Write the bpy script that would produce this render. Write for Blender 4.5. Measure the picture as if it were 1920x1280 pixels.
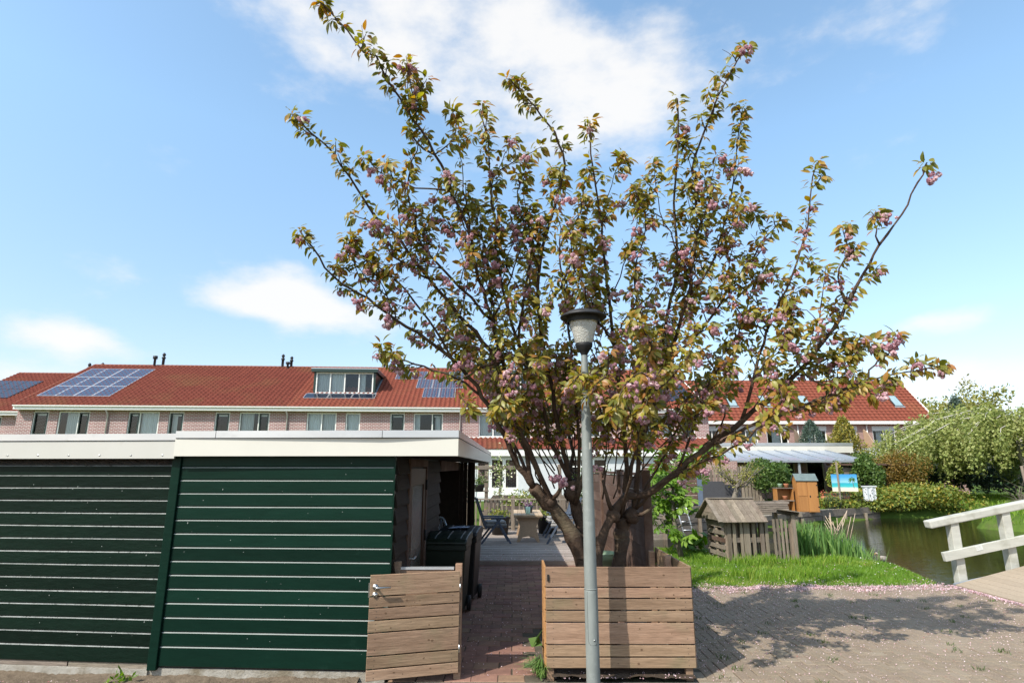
import bpy, math, random
import numpy as np
from mathutils import Vector, Matrix
R = math.radians
random.seed(7); np.random.seed(7)
scene = bpy.context.scene
for o in list(bpy.data.objects): bpy.data.objects.remove(o)
col = scene.collection

# ------------------------------------------------------------------ camera
CAM_H = 2.0; FPX = 1066.7; PITCH = math.atan(235/FPX)
cam_d = bpy.data.cameras.new('camera'); cam = bpy.data.objects.new('camera', cam_d); col.objects.link(cam)
cam.location = (0, 0, CAM_H); cam.rotation_euler = (R(90)+PITCH, 0, 0)
scene.cycles.max_bounces = 6; scene.cycles.diffuse_bounces = 3; scene.cycles.glossy_bounces = 3; scene.cycles.transparent_max_bounces = 8
cam_d.sensor_width = 36; cam_d.lens = FPX/1920*36; cam_d.clip_start = .05; cam_d.clip_end = 2000
scene.camera = cam
scene.render.resolution_x = 1024; scene.render.resolution_y = 682

# ------------------------------------------------------------------ sky and sun
SUN = Vector((-.72, -.68, 1.0)).normalized()           # towards the sun
SUN_EL = math.asin(SUN.z); SUN_ROT = math.atan2(SUN.x, SUN.y)
SKY_STRENGTH = .15
world = bpy.data.worlds.new('World'); scene.world = world; world.use_nodes = True
nt = world.node_tree; nt.nodes.clear()
def N(t, **k):
    n = nt.nodes.new(t)
    for a, b in k.items(): setattr(n, a, b)
    return n
def L(a, b): nt.links.new(a, b)
def math_n(op, a, b=None, clamp=False):
    n = N('ShaderNodeMath', operation=op); n.use_clamp = clamp
    for i, x in enumerate((a, b)):
        if x is None: continue
        if isinstance(x, (int, float)): n.inputs[i].default_value = x
        else: L(x, n.inputs[i])
    return n.outputs[0]
sky = N('ShaderNodeTexSky', sky_type='NISHITA'); sky.sun_disc = False
sky.sun_elevation = SUN_EL; sky.sun_rotation = SUN_ROT; sky.altitude = 0; sky.air_density = 1.0; sky.dust_density = .9; sky.ozone_density = 1.6
tc = N('ShaderNodeTexCoord')
sep = N('ShaderNodeSeparateXYZ'); L(tc.outputs['Generated'], sep.inputs[0])
cmb = N('ShaderNodeCombineXYZ'); L(sep.outputs[0], cmb.inputs[0]); L(sep.outputs[1], cmb.inputs[1]); L(math_n('MULTIPLY', sep.outputs[2], 1.9), cmb.inputs[2])
def noise(scale, detail, rough, vec):
    n = N('ShaderNodeTexNoise'); n.inputs['Scale'].default_value = scale; n.inputs['Detail'].default_value = detail
    n.inputs['Roughness'].default_value = rough; L(vec, n.inputs['Vector']); return n.outputs['Fac']
n1 = noise(4.2, 8, .58, cmb.outputs[0]); n2 = noise(1.3, 3, .5, cmb.outputs[0])
# fair-weather clouds: the places where a cloud stands, as directions (x, z over y=1), half widths, weight
def skydir(u, v):
    xc = (u-960)/FPX; yc = (640-v)/FPX
    d = Vector((xc, math.cos(PITCH)-yc*math.sin(PITCH), math.sin(PITCH)+yc*math.cos(PITCH))); return d.normalized()
CLOUDS = [(860,95,330,135,.50), (1160,190,240,130,.38), (440,10,170,70,.26), (960,300,150,60,.16), (1560,110,150,80,.10), (490,565,180,44,.66), (560,500,110,36,.26),
          (150,628,100,34,.50), (300,660,70,30,.28), (700,610,90,42,.28), (470,645,60,20,.22), (60,705,120,26,.40), (1780,600,80,24,.52), (1840,695,110,26,.30), (1250,640,160,60,.12),(1400,470,90,90,.16)]
acc = None
az = math_n('ARCTAN2', sep.outputs[0], sep.outputs[1]); e = math_n('ARCSINE', sep.outputs[2])
for (u, v, hw, hh, w) in CLOUDS:
    d = skydir(u, v); ax = math.atan2(d.x, d.y); el = math.asin(d.z)
    a_w = hw/FPX; e_w = hh/FPX
    da = math_n('DIVIDE', math_n('SUBTRACT', az, ax), a_w); de = math_n('DIVIDE', math_n('SUBTRACT', e, el), e_w)
    r2 = math_n('ADD', math_n('MULTIPLY', da, da), math_n('MULTIPLY', de, de))
    g = math_n('MULTIPLY', math_n('POWER', 2.718, math_n('MULTIPLY', r2, -1.0)), w)
    acc = g if acc is None else math_n('ADD', acc, g)
# outside the frame the same kind of scattered cloud goes on
away = N('ShaderNodeMapRange'); L(math_n('ABSOLUTE', az), away.inputs[0]); away.inputs[1].default_value = .8; away.inputs[2].default_value = 1.3
away.inputs[3].default_value = 0; away.inputs[4].default_value = 1
outc = math_n('MULTIPLY', away.outputs[0], math_n('MULTIPLY', math_n('SUBTRACT', n2, .42), 1.6))
field = math_n('ADD', math_n('ADD', acc, outc), math_n('MULTIPLY', math_n('SUBTRACT', n1, .52), 1.55))
mask = N('ShaderNodeMapRange', interpolation_type='SMOOTHSTEP'); L(field, mask.inputs[0]); mask.inputs[1].default_value = .10; mask.inputs[2].default_value = .56
mask.inputs[3].default_value = 0; mask.inputs[4].default_value = .90
bg_sky = N('ShaderNodeBackground'); gain = N('ShaderNodeVectorMath', operation='MULTIPLY'); L(sky.outputs[0], gain.inputs[0]); 
zr_ = N('ShaderNodeMapRange'); L(sep.outputs[2], zr_.inputs[0]); zr_.inputs[1].default_value = 0; zr_.inputs[2].default_value = .5
gmx = N('ShaderNodeMix', data_type='RGBA'); L(zr_.outputs[0], gmx.inputs[0]); gmx.inputs[6].default_value = (.66,.58,.60,1); gmx.inputs[7].default_value = (1.07,1.13,1.02,1); L(gmx.outputs[2], gain.inputs[1]); L(gain.outputs[0], bg_sky.inputs[0]); bg_sky.inputs[1].default_value = SKY_STRENGTH
bg_cl = N('ShaderNodeBackground'); bg_cl.inputs[0].default_value = (1, .985, .965, 1); bg_cl.inputs[1].default_value = .50
mx = N('ShaderNodeMixShader'); L(mask.outputs[0], mx.inputs[0]); L(bg_sky.outputs[0], mx.inputs[1]); L(bg_cl.outputs[0], mx.inputs[2])
wo = N('ShaderNodeOutputWorld'); L(mx.outputs[0], wo.inputs[0])
sun_d = bpy.data.lights.new('sun', 'SUN'); sun_d.energy = 2.9; sun_d.angle = R(.53); sun_d.color = (1, .955, .88)
sun_o = bpy.data.objects.new('sun', sun_d); col.objects.link(sun_o); sun_o.rotation_euler = (-SUN).to_track_quat('-Z', 'Y').to_euler(); sun_o.location = (-20, -20, 30)
scene.view_settings.view_transform = 'Standard'; scene.view_settings.look = 'None'; scene.view_settings.exposure = 1.05; scene.view_settings.gamma = 1
scene.view_settings.use_curve_mapping = False

# ------------------------------------------------------------------ helpers
def ray(u, v):
    xc = (u-960)/FPX; yc = (640-v)/FPX
    return Vector((xc, math.cos(PITCH)-yc*math.sin(PITCH), math.sin(PITCH)+yc*math.cos(PITCH)))
def P(u, v, Y):
    d = ray(u, v); return Vector((d.x*Y/d.y, Y, CAM_H+d.z*Y/d.y))
def link(o, parent=None):
    col.objects.link(o)
    if parent is not None: o.parent = parent
    return o
def tag(o, label=None, cat=None, group=None, kind=None):
    if label: o['label'] = label
    if cat: o['category'] = cat
    if group: o['group'] = group
    if kind: o['kind'] = kind
    return o
def empty(name, loc=(0,0,0), rz=0):
    o = bpy.data.objects.new(name, None); o.empty_display_size = .2; o.location = loc; o.rotation_euler = (0,0,rz); col.objects.link(o); return o
def obj_from(name, me, parent=None, loc=None, rot=None, scale=None):
    o = bpy.data.objects.new(name, me)
    if loc is not None: o.location = loc
    if rot is not None: o.rotation_euler = rot
    if scale is not None: o.scale = scale
    return link(o, parent)
class MB:
    def __init__(s): s.v = []; s.f = []; s.sm = []
    def add(s, vs, fs, smooth=False):
        b = len(s.v); s.v += [tuple(x) for x in vs]
        for f in fs: s.f.append(tuple(b+i for i in f)); s.sm.append(smooth)
        return s
    def box(s, x0, y0, z0, x1, y1, z1):
        return s.add([(x0,y0,z0),(x1,y0,z0),(x1,y1,z0),(x0,y1,z0),(x0,y0,z1),(x1,y0,z1),(x1,y1,z1),(x0,y1,z1)],
                     [(0,3,2,1),(4,5,6,7),(0,1,5,4),(1,2,6,5),(2,3,7,6),(3,0,4,7)])
    def bbox(s, x0, y0, z0, x1, y1, z1, b):   # box with chamfered edges (octagon-section in xz seen from front)
        pts = lambda y, i: [(x0+b-i,y,z0-i+0),(x1-b+i,y,z0-i+0)]
        v = []
        for y, k in ((y0,b),(y0+b,0),(y1-b,0),(y1,b)):
            v += [(x0+k,y,z0+k),(x1-k,y,z0+k),(x1-k,y,z1-k),(x0+k,y,z1-k)]
        f = [(0,1,2,3),(15,14,13,12)]
        for r in range(3):
            for i in range(4):
                j = (i+1) % 4; f.append((r*4+i, (r+1)*4+i, (r+1)*4+j, r*4+j))
        f = [tuple(reversed(q)) for q in f] if False else f
        return s.add(v, f)
    def beam(s, a, b, w, h, up=(0,0,1)):      # square beam from a to b
        a = Vector(a); b = Vector(b); d = (b-a).normalized(); u = Vector(up)
        if abs(d.dot(u)) > .98: u = Vector((0,1,0))
        x = d.cross(u).normalized(); u = x.cross(d).normalized(); x *= w/2; u *= h/2
        vs = [a-x-u, a+x-u, a+x+u, a-x+u, b-x-u, b+x-u, b+x+u, b-x+u]
        return s.add(vs, [(0,1,2,3),(7,6,5,4),(0,4,5,1),(1,5,6,2),(2,6,7,3),(3,7,4,0)])
    def tube(s, pts, rad, n=8, cap=True):
        pts = [Vector(p) for p in pts]; m = len(pts)
        if isinstance(rad, (int, float)): rad = [rad]*m
        vs = []; prev = None
        for i in range(m):
            t = (pts[min(i+1,m-1)]-pts[max(i-1,0)])
            t = t.normalized() if t.length > 1e-9 else Vector((0,0,1))
            if prev is None:
                prev = t.orthogonal().normalized()
            x = (prev - t*prev.dot(t));  x = x.normalized() if x.length > 1e-6 else t.orthogonal().normalized(); prev = x
            y = t.cross(x)
            for k in range(n):
                a = 2*math.pi*k/n; vs.append(pts[i]+(x*math.cos(a)+y*math.sin(a))*rad[i])
        fs = []
        for i in range(m-1):
            for k in range(n):
                k2 = (k+1) % n; fs.append((i*n+k, i*n+k2, (i+1)*n+k2, (i+1)*n+k))
        if cap: fs += [tuple(reversed(range(n))), tuple(range((m-1)*n, m*n))]
        return s.add(vs, fs, True)
    def lathe(s, prof, n=20, c=(0,0,0)):      # prof: (r, z)
        vs = []; m = len(prof)
        for r, z in prof:
            for k in range(n):
                a = 2*math.pi*k/n; vs.append((c[0]+r*math.cos(a), c[1]+r*math.sin(a), c[2]+z))
        fs = []
        for i in range(m-1):
            for k in range(n):
                k2 = (k+1) % n; fs.append((i*n+k, i*n+k2, (i+1)*n+k2, (i+1)*n+k))
        return s.add(vs, fs, True)
    def prism(s, poly, axis, a0, a1):         # 2D polygon extruded along an axis ('x': (y,z), 'y': (x,z), 'z': (x,y))
        mk = {'x': lambda p,a: (a,p[0],p[1]), 'y': lambda p,a: (p[0],a,p[1]), 'z': lambda p,a: (p[0],p[1],a)}[axis]
        n = len(poly); vs = [mk(p,a0) for p in poly]+[mk(p,a1) for p in poly]
        fs = [tuple(range(n)), tuple(range(2*n-1, n-1, -1))]
        fs += [(i, n+i, n+(i+1)%n, (i+1)%n) for i in range(n)]
        return s.add(vs, fs)
    def mesh(s, name, mat=None, fixn=True):
        me = bpy.data.meshes.new(name); me.from_pydata(s.v, [], s.f)
        if any(s.sm): me.polygons.foreach_set('use_smooth', s.sm)
        if mat is not None: me.materials.append(mat)
        if fixn:
            import bmesh
            bm = bmesh.new(); bm.from_mesh(me); bmesh.ops.recalc_face_normals(bm, faces=bm.faces); bm.to_mesh(me); bm.free()
        me.update(); return me
    def build(s, name, mat, parent=None, loc=None, rot=None, bevel=0, fixn=True, sharp=True):
        o = obj_from(name, s.mesh(name, mat, fixn), parent, loc, rot)
        if bevel:
            b = o.modifiers.new('bevel', 'BEVEL'); b.width = bevel; b.segments = 2; b.limit_method = 'ANGLE'
        return o
def soup(name, V, F, mat, parent=None, attr=None, smooth=False):    # numpy verts / quads or tris
    me = bpy.data.meshes.new(name); k = F.shape[1]
    me.vertices.add(len(V)); me.vertices.foreach_set('co', V.astype(np.float32).ravel())
    me.loops.add(F.size); me.loops.foreach_set('vertex_index', F.astype(np.int32).ravel())
    me.polygons.add(len(F)); me.polygons.foreach_set('loop_start', np.arange(0, F.size, k, dtype=np.int32)); me.polygons.foreach_set('loop_total', np.full(len(F), k, dtype=np.int32))
    if smooth: me.polygons.foreach_set('use_smooth', np.ones(len(F), dtype=bool))
    me.update(calc_edges=True)
    if attr is not None:
        a = me.attributes.new('rnd', 'FLOAT', 'POINT'); a.data.foreach_set('value', attr.astype(np.float32))
    me.materials.append(mat)
    return link(bpy.data.objects.new(name, me), parent)
def leaves_mesh(C, size, aspect=.55, droop=0., up=.3, seed=0, fold=.15):
    """C: Nx3 centres -> small folded leaves (two quads' worth of tris as 2 quads sharing the midrib)"""
    rng = np.random.default_rng(seed); n = len(C)
    d = rng.normal(size=(n,3)); d[:,2] -= droop*1.5; d /= np.linalg.norm(d, axis=1)[:,None]
    nn = rng.normal(size=(n,3)); nn[:,2] += up*2
    s = np.cross(d, nn); s /= np.linalg.norm(s, axis=1)[:,None]+1e-9
    up_ = np.cross(s, d)
    L_ = size*(.7+.6*rng.random(n)); W_ = L_*aspect*.5
    base = C - d*(L_*.5)[:,None]; tip = C + d*(L_*.5)[:,None]
    mid = C + up_*(L_*-fold*.5)[:,None]
    a = C + s*W_[:,None]; b = C - s*W_[:,None]
    V = np.stack([base, a, tip, b, mid], 1).reshape(-1,3)
    i = np.arange(n)*5
    F = np.concatenate([np.stack([i, i+1, i+2, i+4],1), np.stack([i, i+4, i+2, i+3],1)])
    return V, F, np.repeat(rng.random(n), 5)

# ------------------------------------------------------------------ materials
def new_mat(name):
    m = bpy.data.materials.new(name); m.use_nodes = True; t = m.node_tree; t.nodes.clear()
    out = t.nodes.new('ShaderNodeOutputMaterial'); p = t.nodes.new('ShaderNodeBsdfPrincipled'); t.links.new(p.outputs[0], out.inputs[0])
    return m, t, p, out
def rgba(c): return (c[0], c[1], c[2], 1)
def mat(name, c1, c2=None, scale=6, rough=.7, spec=.35, bump=0, bscale=None, stretch=(1,1,1), rand=.0, c3=None, scale3=1.5, thr3=(.55,.7), metal=0, coat=0, detail=5, hue=0, f3=1.0, grain=0):
    m, t, p, out = new_mat(name); nn = t.nodes; lk = t.links.new
    p.inputs['Roughness'].default_value = rough; p.inputs['Specular IOR Level'].default_value = spec; p.inputs['Metallic'].default_value = metal
    p.inputs['Coat Weight'].default_value = coat
    tcn = nn.new('ShaderNodeTexCoord'); oi = nn.new('ShaderNodeObjectInfo')
    sc = nn.new('ShaderNodeVectorMath'); sc.operation = 'SCALE'; sc.inputs[0].default_value = (37.1, 19.7, 53.3); lk(oi.outputs['Random'], sc.inputs['Scale'])
    ad = nn.new('ShaderNodeVectorMath'); ad.operation = 'ADD'; lk(tcn.outputs['Object'], ad.inputs[0]); lk(sc.outputs[0], ad.inputs[1])
    mp = nn.new('ShaderNodeMapping'); mp.inputs['Scale'].default_value = stretch; lk(ad.outputs[0], mp.inputs['Vector'])
    def nz(s, d=detail, r=.6, vec=None):
        n = nn.new('ShaderNodeTexNoise'); n.inputs['Scale'].default_value = s; n.inputs['Detail'].default_value = d; n.inputs['Roughness'].default_value = r
        lk(vec or mp.outputs[0], n.inputs['Vector']); return n.outputs['Fac']
    colr = None
    if c2 is None: c2 = tuple(x*.8 for x in c1)
    mr = nn.new('ShaderNodeMapRange'); lk(nz(scale), mr.inputs[0]); mr.inputs[1].default_value = .3; mr.inputs[2].default_value = .7
    mxn = nn.new('ShaderNodeMix'); mxn.data_type = 'RGBA'; lk(mr.outputs[0], mxn.inputs[0]); mxn.inputs[6].default_value = rgba(c1); mxn.inputs[7].default_value = rgba(c2); colr = mxn.outputs[2]
    if c3 is not None:
        m3 = nn.new('ShaderNodeMapRange'); lk(nz(scale3, 4, .6, ad.outputs[0]), m3.inputs[0]); m3.inputs[1].default_value = thr3[0]; m3.inputs[2].default_value = thr3[1]; m3.inputs[4].default_value = f3
        x3 = nn.new('ShaderNodeMix'); x3.data_type = 'RGBA'; lk(m3.outputs[0], x3.inputs[0]); lk(colr, x3.inputs[6]); x3.inputs[7].default_value = rgba(c3); colr = x3.outputs[2]
    if grain:
        mg = nn.new('ShaderNodeMapRange'); lk(nz(scale*7, 4, .7), mg.inputs[0]); mg.inputs[1].default_value = .32; mg.inputs[2].default_value = .68; mg.inputs[3].default_value = 1-grain; mg.inputs[4].default_value = 1+grain*.6
        hg = nn.new('ShaderNodeHueSaturation'); lk(mg.outputs[0], hg.inputs['Value']); lk(colr, hg.inputs['Color']); colr = hg.outputs[0]
    if rand or hue:
        hs = nn.new('ShaderNodeHueSaturation'); r = nn.new('ShaderNodeMapRange'); lk(oi.outputs['Random'], r.inputs[0]); r.inputs[3].default_value = 1-rand; r.inputs[4].default_value = 1+rand
        lk(r.outputs[0], hs.inputs['Value']); lk(colr, hs.inputs['Color']); colr = hs.outputs[0]
        if hue:
            r2 = nn.new('ShaderNodeMapRange'); ml = nn.new('ShaderNodeMath'); ml.operation = 'FRACT'; m7 = nn.new('ShaderNodeMath'); m7.operation = 'MULTIPLY'; m7.inputs[1].default_value = 7.3
            lk(oi.outputs['Random'], m7.inputs[0]); lk(m7.outputs[0], ml.inputs[0]); lk(ml.outputs[0], r2.inputs[0]); r2.inputs[3].default_value = .5-hue; r2.inputs[4].default_value = .5+hue; lk(r2.outputs[0], hs.inputs['Hue'])
    lk(colr, p.inputs['Base Color'])
    if bump:
        b = nn.new('ShaderNodeBump'); b.inputs['Strength'].default_value = bump; b.inputs['Distance'].default_value = .02
        lk(nz(bscale or scale*3, 6, .65), b.inputs['Height']); lk(b.outputs[0], p.inputs['Normal'])
    return m
def leaf_mat(name, cols, trans=.35, rough=.5, spec=.4):
    """cols: list of (pos, colour) over the per-leaf random value"""
    m, t, p, out = new_mat(name); nn = t.nodes; lk = t.links.new
    at = nn.new('ShaderNodeAttribute'); at.attribute_name = 'rnd'
    oi = nn.new('ShaderNodeObjectInfo'); sm = nn.new('ShaderNodeMath'); sm.operation = 'ADD'; lk(at.outputs['Fac'], sm.inputs[0]); lk(oi.outputs['Random'], sm.inputs[1])
    fr = nn.new('ShaderNodeMath'); fr.operation = 'FRACT'; lk(sm.outputs[0], fr.inputs[0])
    cr = nn.new('ShaderNodeValToRGB'); lk(fr.outputs[0], cr.inputs[0]); e = cr.color_ramp.elements
    while len(e) < len(cols): e.new(.5)
    for i, (ps, c) in enumerate(cols): e[i].position = ps; e[i].color = rgba(c)
    lk(cr.outputs[0], p.inputs['Base Color']); p.inputs['Roughness'].default_value = rough; p.inputs['Specular IOR Level'].default_value = spec
    tr = nn.new('ShaderNodeBsdfTranslucent'); hs = nn.new('ShaderNodeHueSaturation'); hs.inputs['Saturation'].default_value = 1.15; hs.inputs['Value'].default_value = 1.25
    lk(cr.outputs[0], hs.inputs['Color']); lk(hs.outputs[0], tr.inputs[0])
    mxs = nn.new('ShaderNodeMixShader'); mxs.inputs[0].default_value = trans; lk(p.outputs[0], mxs.inputs[1]); lk(tr.outputs[0], mxs.inputs[2]); lk(mxs.outputs[0], out.inputs[0])
    return m
def brick_mat(name, c1, c2, mortar, bw=.22, bh=.068, ms=.012, axis='xz', rough=.85):
    m, t, p, out = new_mat(name); nn = t.nodes; lk = t.links.new
    tcn = nn.new('ShaderNodeTexCoord'); sp = nn.new('ShaderNodeSeparateXYZ'); lk(tcn.outputs['Object'], sp.inputs[0])
    xy = nn.new('ShaderNodeMath'); xy.operation = 'ADD'; lk(sp.outputs[0], xy.inputs[0]); lk(sp.outputs[1], xy.inputs[1])
    cb = nn.new('ShaderNodeCombineXYZ'); lk(xy.outputs[0], cb.inputs[0]); lk(sp.outputs[2], cb.inputs[1])
    b = nn.new('ShaderNodeTexBrick'); lk(cb.outputs[0], b.inputs['Vector']); b.inputs['Scale'].default_value = 1
    b.inputs['Brick Width'].default_value = bw; b.inputs['Row Height'].default_value = bh; b.inputs['Mortar Size'].default_value = ms; b.inputs['Mortar Smooth'].default_value = .2
    b.inputs['Color1'].default_value = rgba(c1); b.inputs['Color2'].default_value = rgba(c2); b.inputs['Mortar'].default_value = rgba(mortar); b.inputs['Bias'].default_value = -.1
    nz = nn.new('ShaderNodeTexNoise'); nz.inputs['Scale'].default_value = 1.3; nz.inputs['Detail'].default_value = 5; lk(tcn.outputs['Object'], nz.inputs['Vector'])
    mr = nn.new('ShaderNodeMapRange'); lk(nz.outputs['Fac'], mr.inputs[0]); mr.inputs[3].default_value = .75; mr.inputs[4].default_value = 1.25
    hs = nn.new('ShaderNodeHueSaturation'); lk(b.outputs['Color'], hs.inputs['Color']); lk(mr.outputs[0], hs.inputs['Value']); lk(hs.outputs[0], p.inputs['Base Color'])
    bp = nn.new('ShaderNodeBump'); bp.inputs['Strength'].default_value = .5; bp.inputs['Distance'].default_value = .01; bp.invert = True; lk(b.outputs['Fac'], bp.inputs['Height']); lk(bp.outputs[0], p.inputs['Normal'])
    p.inputs['Roughness'].default_value = rough; return m
def glass_mat(name, tint=(.75,.82,.82), refl=.03, dark=.0):
    m, t, p, out = new_mat(name); nn = t.nodes; lk = t.links.new; nn.remove(p)
    tr = nn.new('ShaderNodeBsdfTransparent'); tr.inputs[0].default_value = rgba(tint)
    gl = nn.new('ShaderNodeBsdfGlossy'); gl.inputs['Roughness'].default_value = .015; gl.inputs['Color'].default_value = (.9,.95,1,1)
    lw = nn.new('ShaderNodeLayerWeight'); lw.inputs[0].default_value = .22
    ad = nn.new('ShaderNodeMath'); ad.operation = 'ADD'; ad.use_clamp = True; ad.inputs[1].default_value = refl; lk(lw.outputs['Fresnel'], ad.inputs[0])
    mxs = nn.new('ShaderNodeMixShader'); lk(ad.outputs[0], mxs.inputs[0]); lk(tr.outputs[0], mxs.inputs[1]); lk(gl.outputs[0], mxs.inputs[2]); lk(mxs.outputs[0], out.inputs[0])
    return m
M = {}
M['green'] = mat('green paint', (.0042,.0215,.0138), (.0034,.017,.011), scale=3, rough=.36, spec=.10, bump=.10, bscale=25, stretch=(.2,1,1), rand=.2, grain=.12, c3=(.012,.036,.025), scale3=7, thr3=(.66,.8), f3=.5)
M['green_old'] = mat('old dark green paint', (.0032,.0105,.0066), (.0044,.0135,.0085), scale=4, rough=.42, spec=.10, bump=.22, bscale=30, stretch=(.25,1,1), rand=.25, grain=.2, c3=(.014,.024,.018), scale3=14, thr3=(.7,.78), f3=.6)
M['cream'] = mat('cream fascia', (.60,.575,.50), (.565,.54,.47), scale=2, rough=.35, spec=.4, rand=.03, c3=(.6,.58,.5), scale3=9, thr3=(.68,.85), f3=.35)
M['zinc'] = mat('aluminium trim', (.62,.63,.63), (.5,.51,.52), scale=3, rough=.32, spec=.5, metal=.75, stretch=(.3,1,1), c3=(.4,.4,.4), scale3=5, thr3=(.6,.75), f3=.4)
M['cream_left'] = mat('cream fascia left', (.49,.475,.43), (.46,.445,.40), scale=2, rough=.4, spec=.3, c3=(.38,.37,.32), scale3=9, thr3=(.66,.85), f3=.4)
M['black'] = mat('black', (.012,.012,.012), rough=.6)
M['concrete'] = mat('concrete', (.36,.335,.29), (.27,.25,.21), scale=9, rough=.92, spec=.2, bump=.6, bscale=45, c3=(.15,.12,.075), scale3=5, thr3=(.46,.66), f3=.8)
M['kerb'] = mat('kerb concrete', (.40,.37,.31), (.33,.30,.25), scale=14, rough=.92, spec=.2, bump=.4, bscale=60, rand=.08, c3=(.22,.2,.14), scale3=6, thr3=(.55,.75), f3=.6)
M['wood'] = mat('gate wood', (.345,.23,.15), (.225,.142,.088), scale=5, rough=.78, spec=.15, grain=.28, bump=.25, bscale=18, stretch=(.22,2,3.2), rand=.17, hue=.008, c3=(.175,.165,.09), scale3=2.3, thr3=(.56,.78), f3=.6, detail=8)
M['wood_end'] = mat('sawn wood edge', (.42,.22,.09), (.33,.17,.07), scale=6, rough=.75, spec=.2, rand=.1)
M['knot'] = mat('wood knot', (.135,.078,.043), rough=.8)
M['grey_wood'] = mat('weathered grey wood', (.27,.225,.18), (.16,.13,.10), grain=.3, scale=2.6, rough=.85, spec=.2, bump=.4, bscale=22, stretch=(.25,3,3), rand=.2, hue=.01, detail=8)
M['grey_wood_v'] = mat('weathered upright wood', (.29,.235,.18), (.165,.13,.095), grain=.3, scale=2.6, rough=.85, spec=.2, bump=.4, bscale=22, stretch=(3,3,.25), rand=.22, hue=.01, detail=8)
M['deck'] = mat('deck board', (.35,.29,.245), (.22,.18,.15), scale=3, rough=.85, spec=.25, bump=.4, bscale=30, stretch=(.3,3,3), rand=.16, c3=(.42,.36,.34), scale3=3, thr3=(.55,.75), f3=.5)
M['brown_fence'] = mat('brown stained wood', (.115,.07,.05), (.08,.045,.032), scale=2.6, rough=.8, spec=.25, bump=.3, bscale=20, stretch=(3,.25,3), rand=.18, c3=(.20,.15,.125), scale3=2, thr3=(.5,.75), f3=.7)
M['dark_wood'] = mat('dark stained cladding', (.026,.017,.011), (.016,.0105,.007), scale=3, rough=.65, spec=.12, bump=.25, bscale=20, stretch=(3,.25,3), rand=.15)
M['white_wood'] = mat('weathered white paint', (.49,.48,.42), (.38,.37,.32), scale=4, rough=.7, spec=.3, bump=.2, bscale=40, stretch=(.3,2,2), c3=(.25,.24,.18), scale3=3.5, thr3=(.50,.70), f3=.75, detail=8)
M['white_frame'] = mat('white window frame', (.78,.77,.72), (.72,.71,.66), rough=.4, spec=.4)
M['green_frame'] = mat('dark green window frame', (.012,.032,.024), rough=.35, spec=.5)
M['curtain'] = mat('curtain', (.75,.74,.72), (.62,.61,.6), scale=3, rough=.9, spec=.1, stretch=(8,8,.3), rand=.12)
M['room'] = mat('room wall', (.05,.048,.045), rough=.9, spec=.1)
M['glass'] = glass_mat('window glass')
M['steel'] = mat('brushed steel', (.55,.54,.52), (.45,.44,.43), rough=.28, metal=1, scale=20)
M['lamp_grey'] = mat('galvanised lamp post', (.25,.268,.25), (.185,.20,.187), scale=9, rough=.55, spec=.35, metal=.15, bump=.08, bscale=60, stretch=(1,1,.35), c3=(.31,.33,.31), scale3=14, thr3=(.55,.75), f3=.6)
M['bark'] = mat('cherry bark', (.088,.054,.034), (.045,.028,.019), scale=5, rough=.75, spec=.3, bump=.9, bscale=13, stretch=(1,1,2.6), c3=(.16,.13,.08), scale3=4, thr3=(.52,.7), f3=.6)
M['twig'] = mat('cherry twig', (.07,.045,.035), (.045,.03,.025), scale=8, rough=.65, spec=.3)
M['bark_grey'] = mat('grey bark', (.22,.19,.15), (.13,.11,.085), scale=6, rough=.9, spec=.2, bump=.6, bscale=25, stretch=(1,1,.4))
M['birch_bark'] = mat('pale birch bark', (.62,.58,.52), (.42,.38,.34), scale=5, rough=.8, spec=.2)
M['bin_green'] = mat('dark green bin plastic', (.012,.021,.013), (.010,.017,.011), rough=.42, spec=.45)
M['bin_grey'] = mat('dark grey bin plastic', (.016,.017,.018), rough=.42, spec=.45)
M['blue_plastic'] = mat('blue plastic', (.03,.06,.15), rough=.4)
M['blue_chair'] = mat('blue grey resin', (.075,.095,.13), (.065,.083,.115), rough=.45, spec=.4)
M['cushion'] = mat('grey cushion', (.33,.32,.30), (.26,.25,.24), rough=.95, spec=.1, rand=.1)
M['rattan'] = mat('pale rattan', (.42,.30,.20), (.33,.225,.145), scale=60, rough=.7, spec=.3, bump=.5, bscale=90)
M['table_wood'] = mat('table slat', (.46,.34,.22), (.38,.27,.17), scale=4, rough=.6, stretch=(3,.3,1), rand=.1)
M['mint'] = mat('mint glaze', (.46,.66,.52), rough=.35)
M['pot_green'] = mat('pale green pot', (.24,.34,.22), (.20,.29,.19), rough=.5)
M['pot_dark'] = mat('dark pot', (.03,.028,.027), rough=.55)
M['terracotta'] = mat('terracotta', (.42,.17,.085), (.34,.13,.065), rough=.8)
M['orange_wood'] = mat('orange stained wood', (.40,.185,.055), (.31,.135,.04), scale=3, rough=.6, stretch=(4,4,.3), rand=.08)
M['felt'] = mat('grey green roofing felt', (.14,.18,.17), (.10,.13,.13), rough=.85)
M['soil'] = mat('soil', (.085,.062,.045), (.05,.037,.027), scale=14, rough=.95, spec=.1, bump=.8, bscale=40)
M['soil_dry'] = mat('dry sandy soil', (.20,.155,.11), (.11,.083,.058), scale=18, rough=.95, spec=.1, bump=.8, bscale=60)
M['path_brick'] = mat('path paver', (.27,.155,.105), (.19,.108,.078), scale=12, rough=.85, spec=.25, bump=.35, bscale=60, rand=.2, hue=.015)
M['road_brick'] = mat('road paver', (.305,.24,.172), (.18,.138,.10), scale=75, rough=.92, spec=.12, bump=.5, bscale=120, rand=.06, hue=.006, c3=(.34,.285,.215), scale3=1.2, thr3=(.45,.75), f3=.5)
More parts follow.
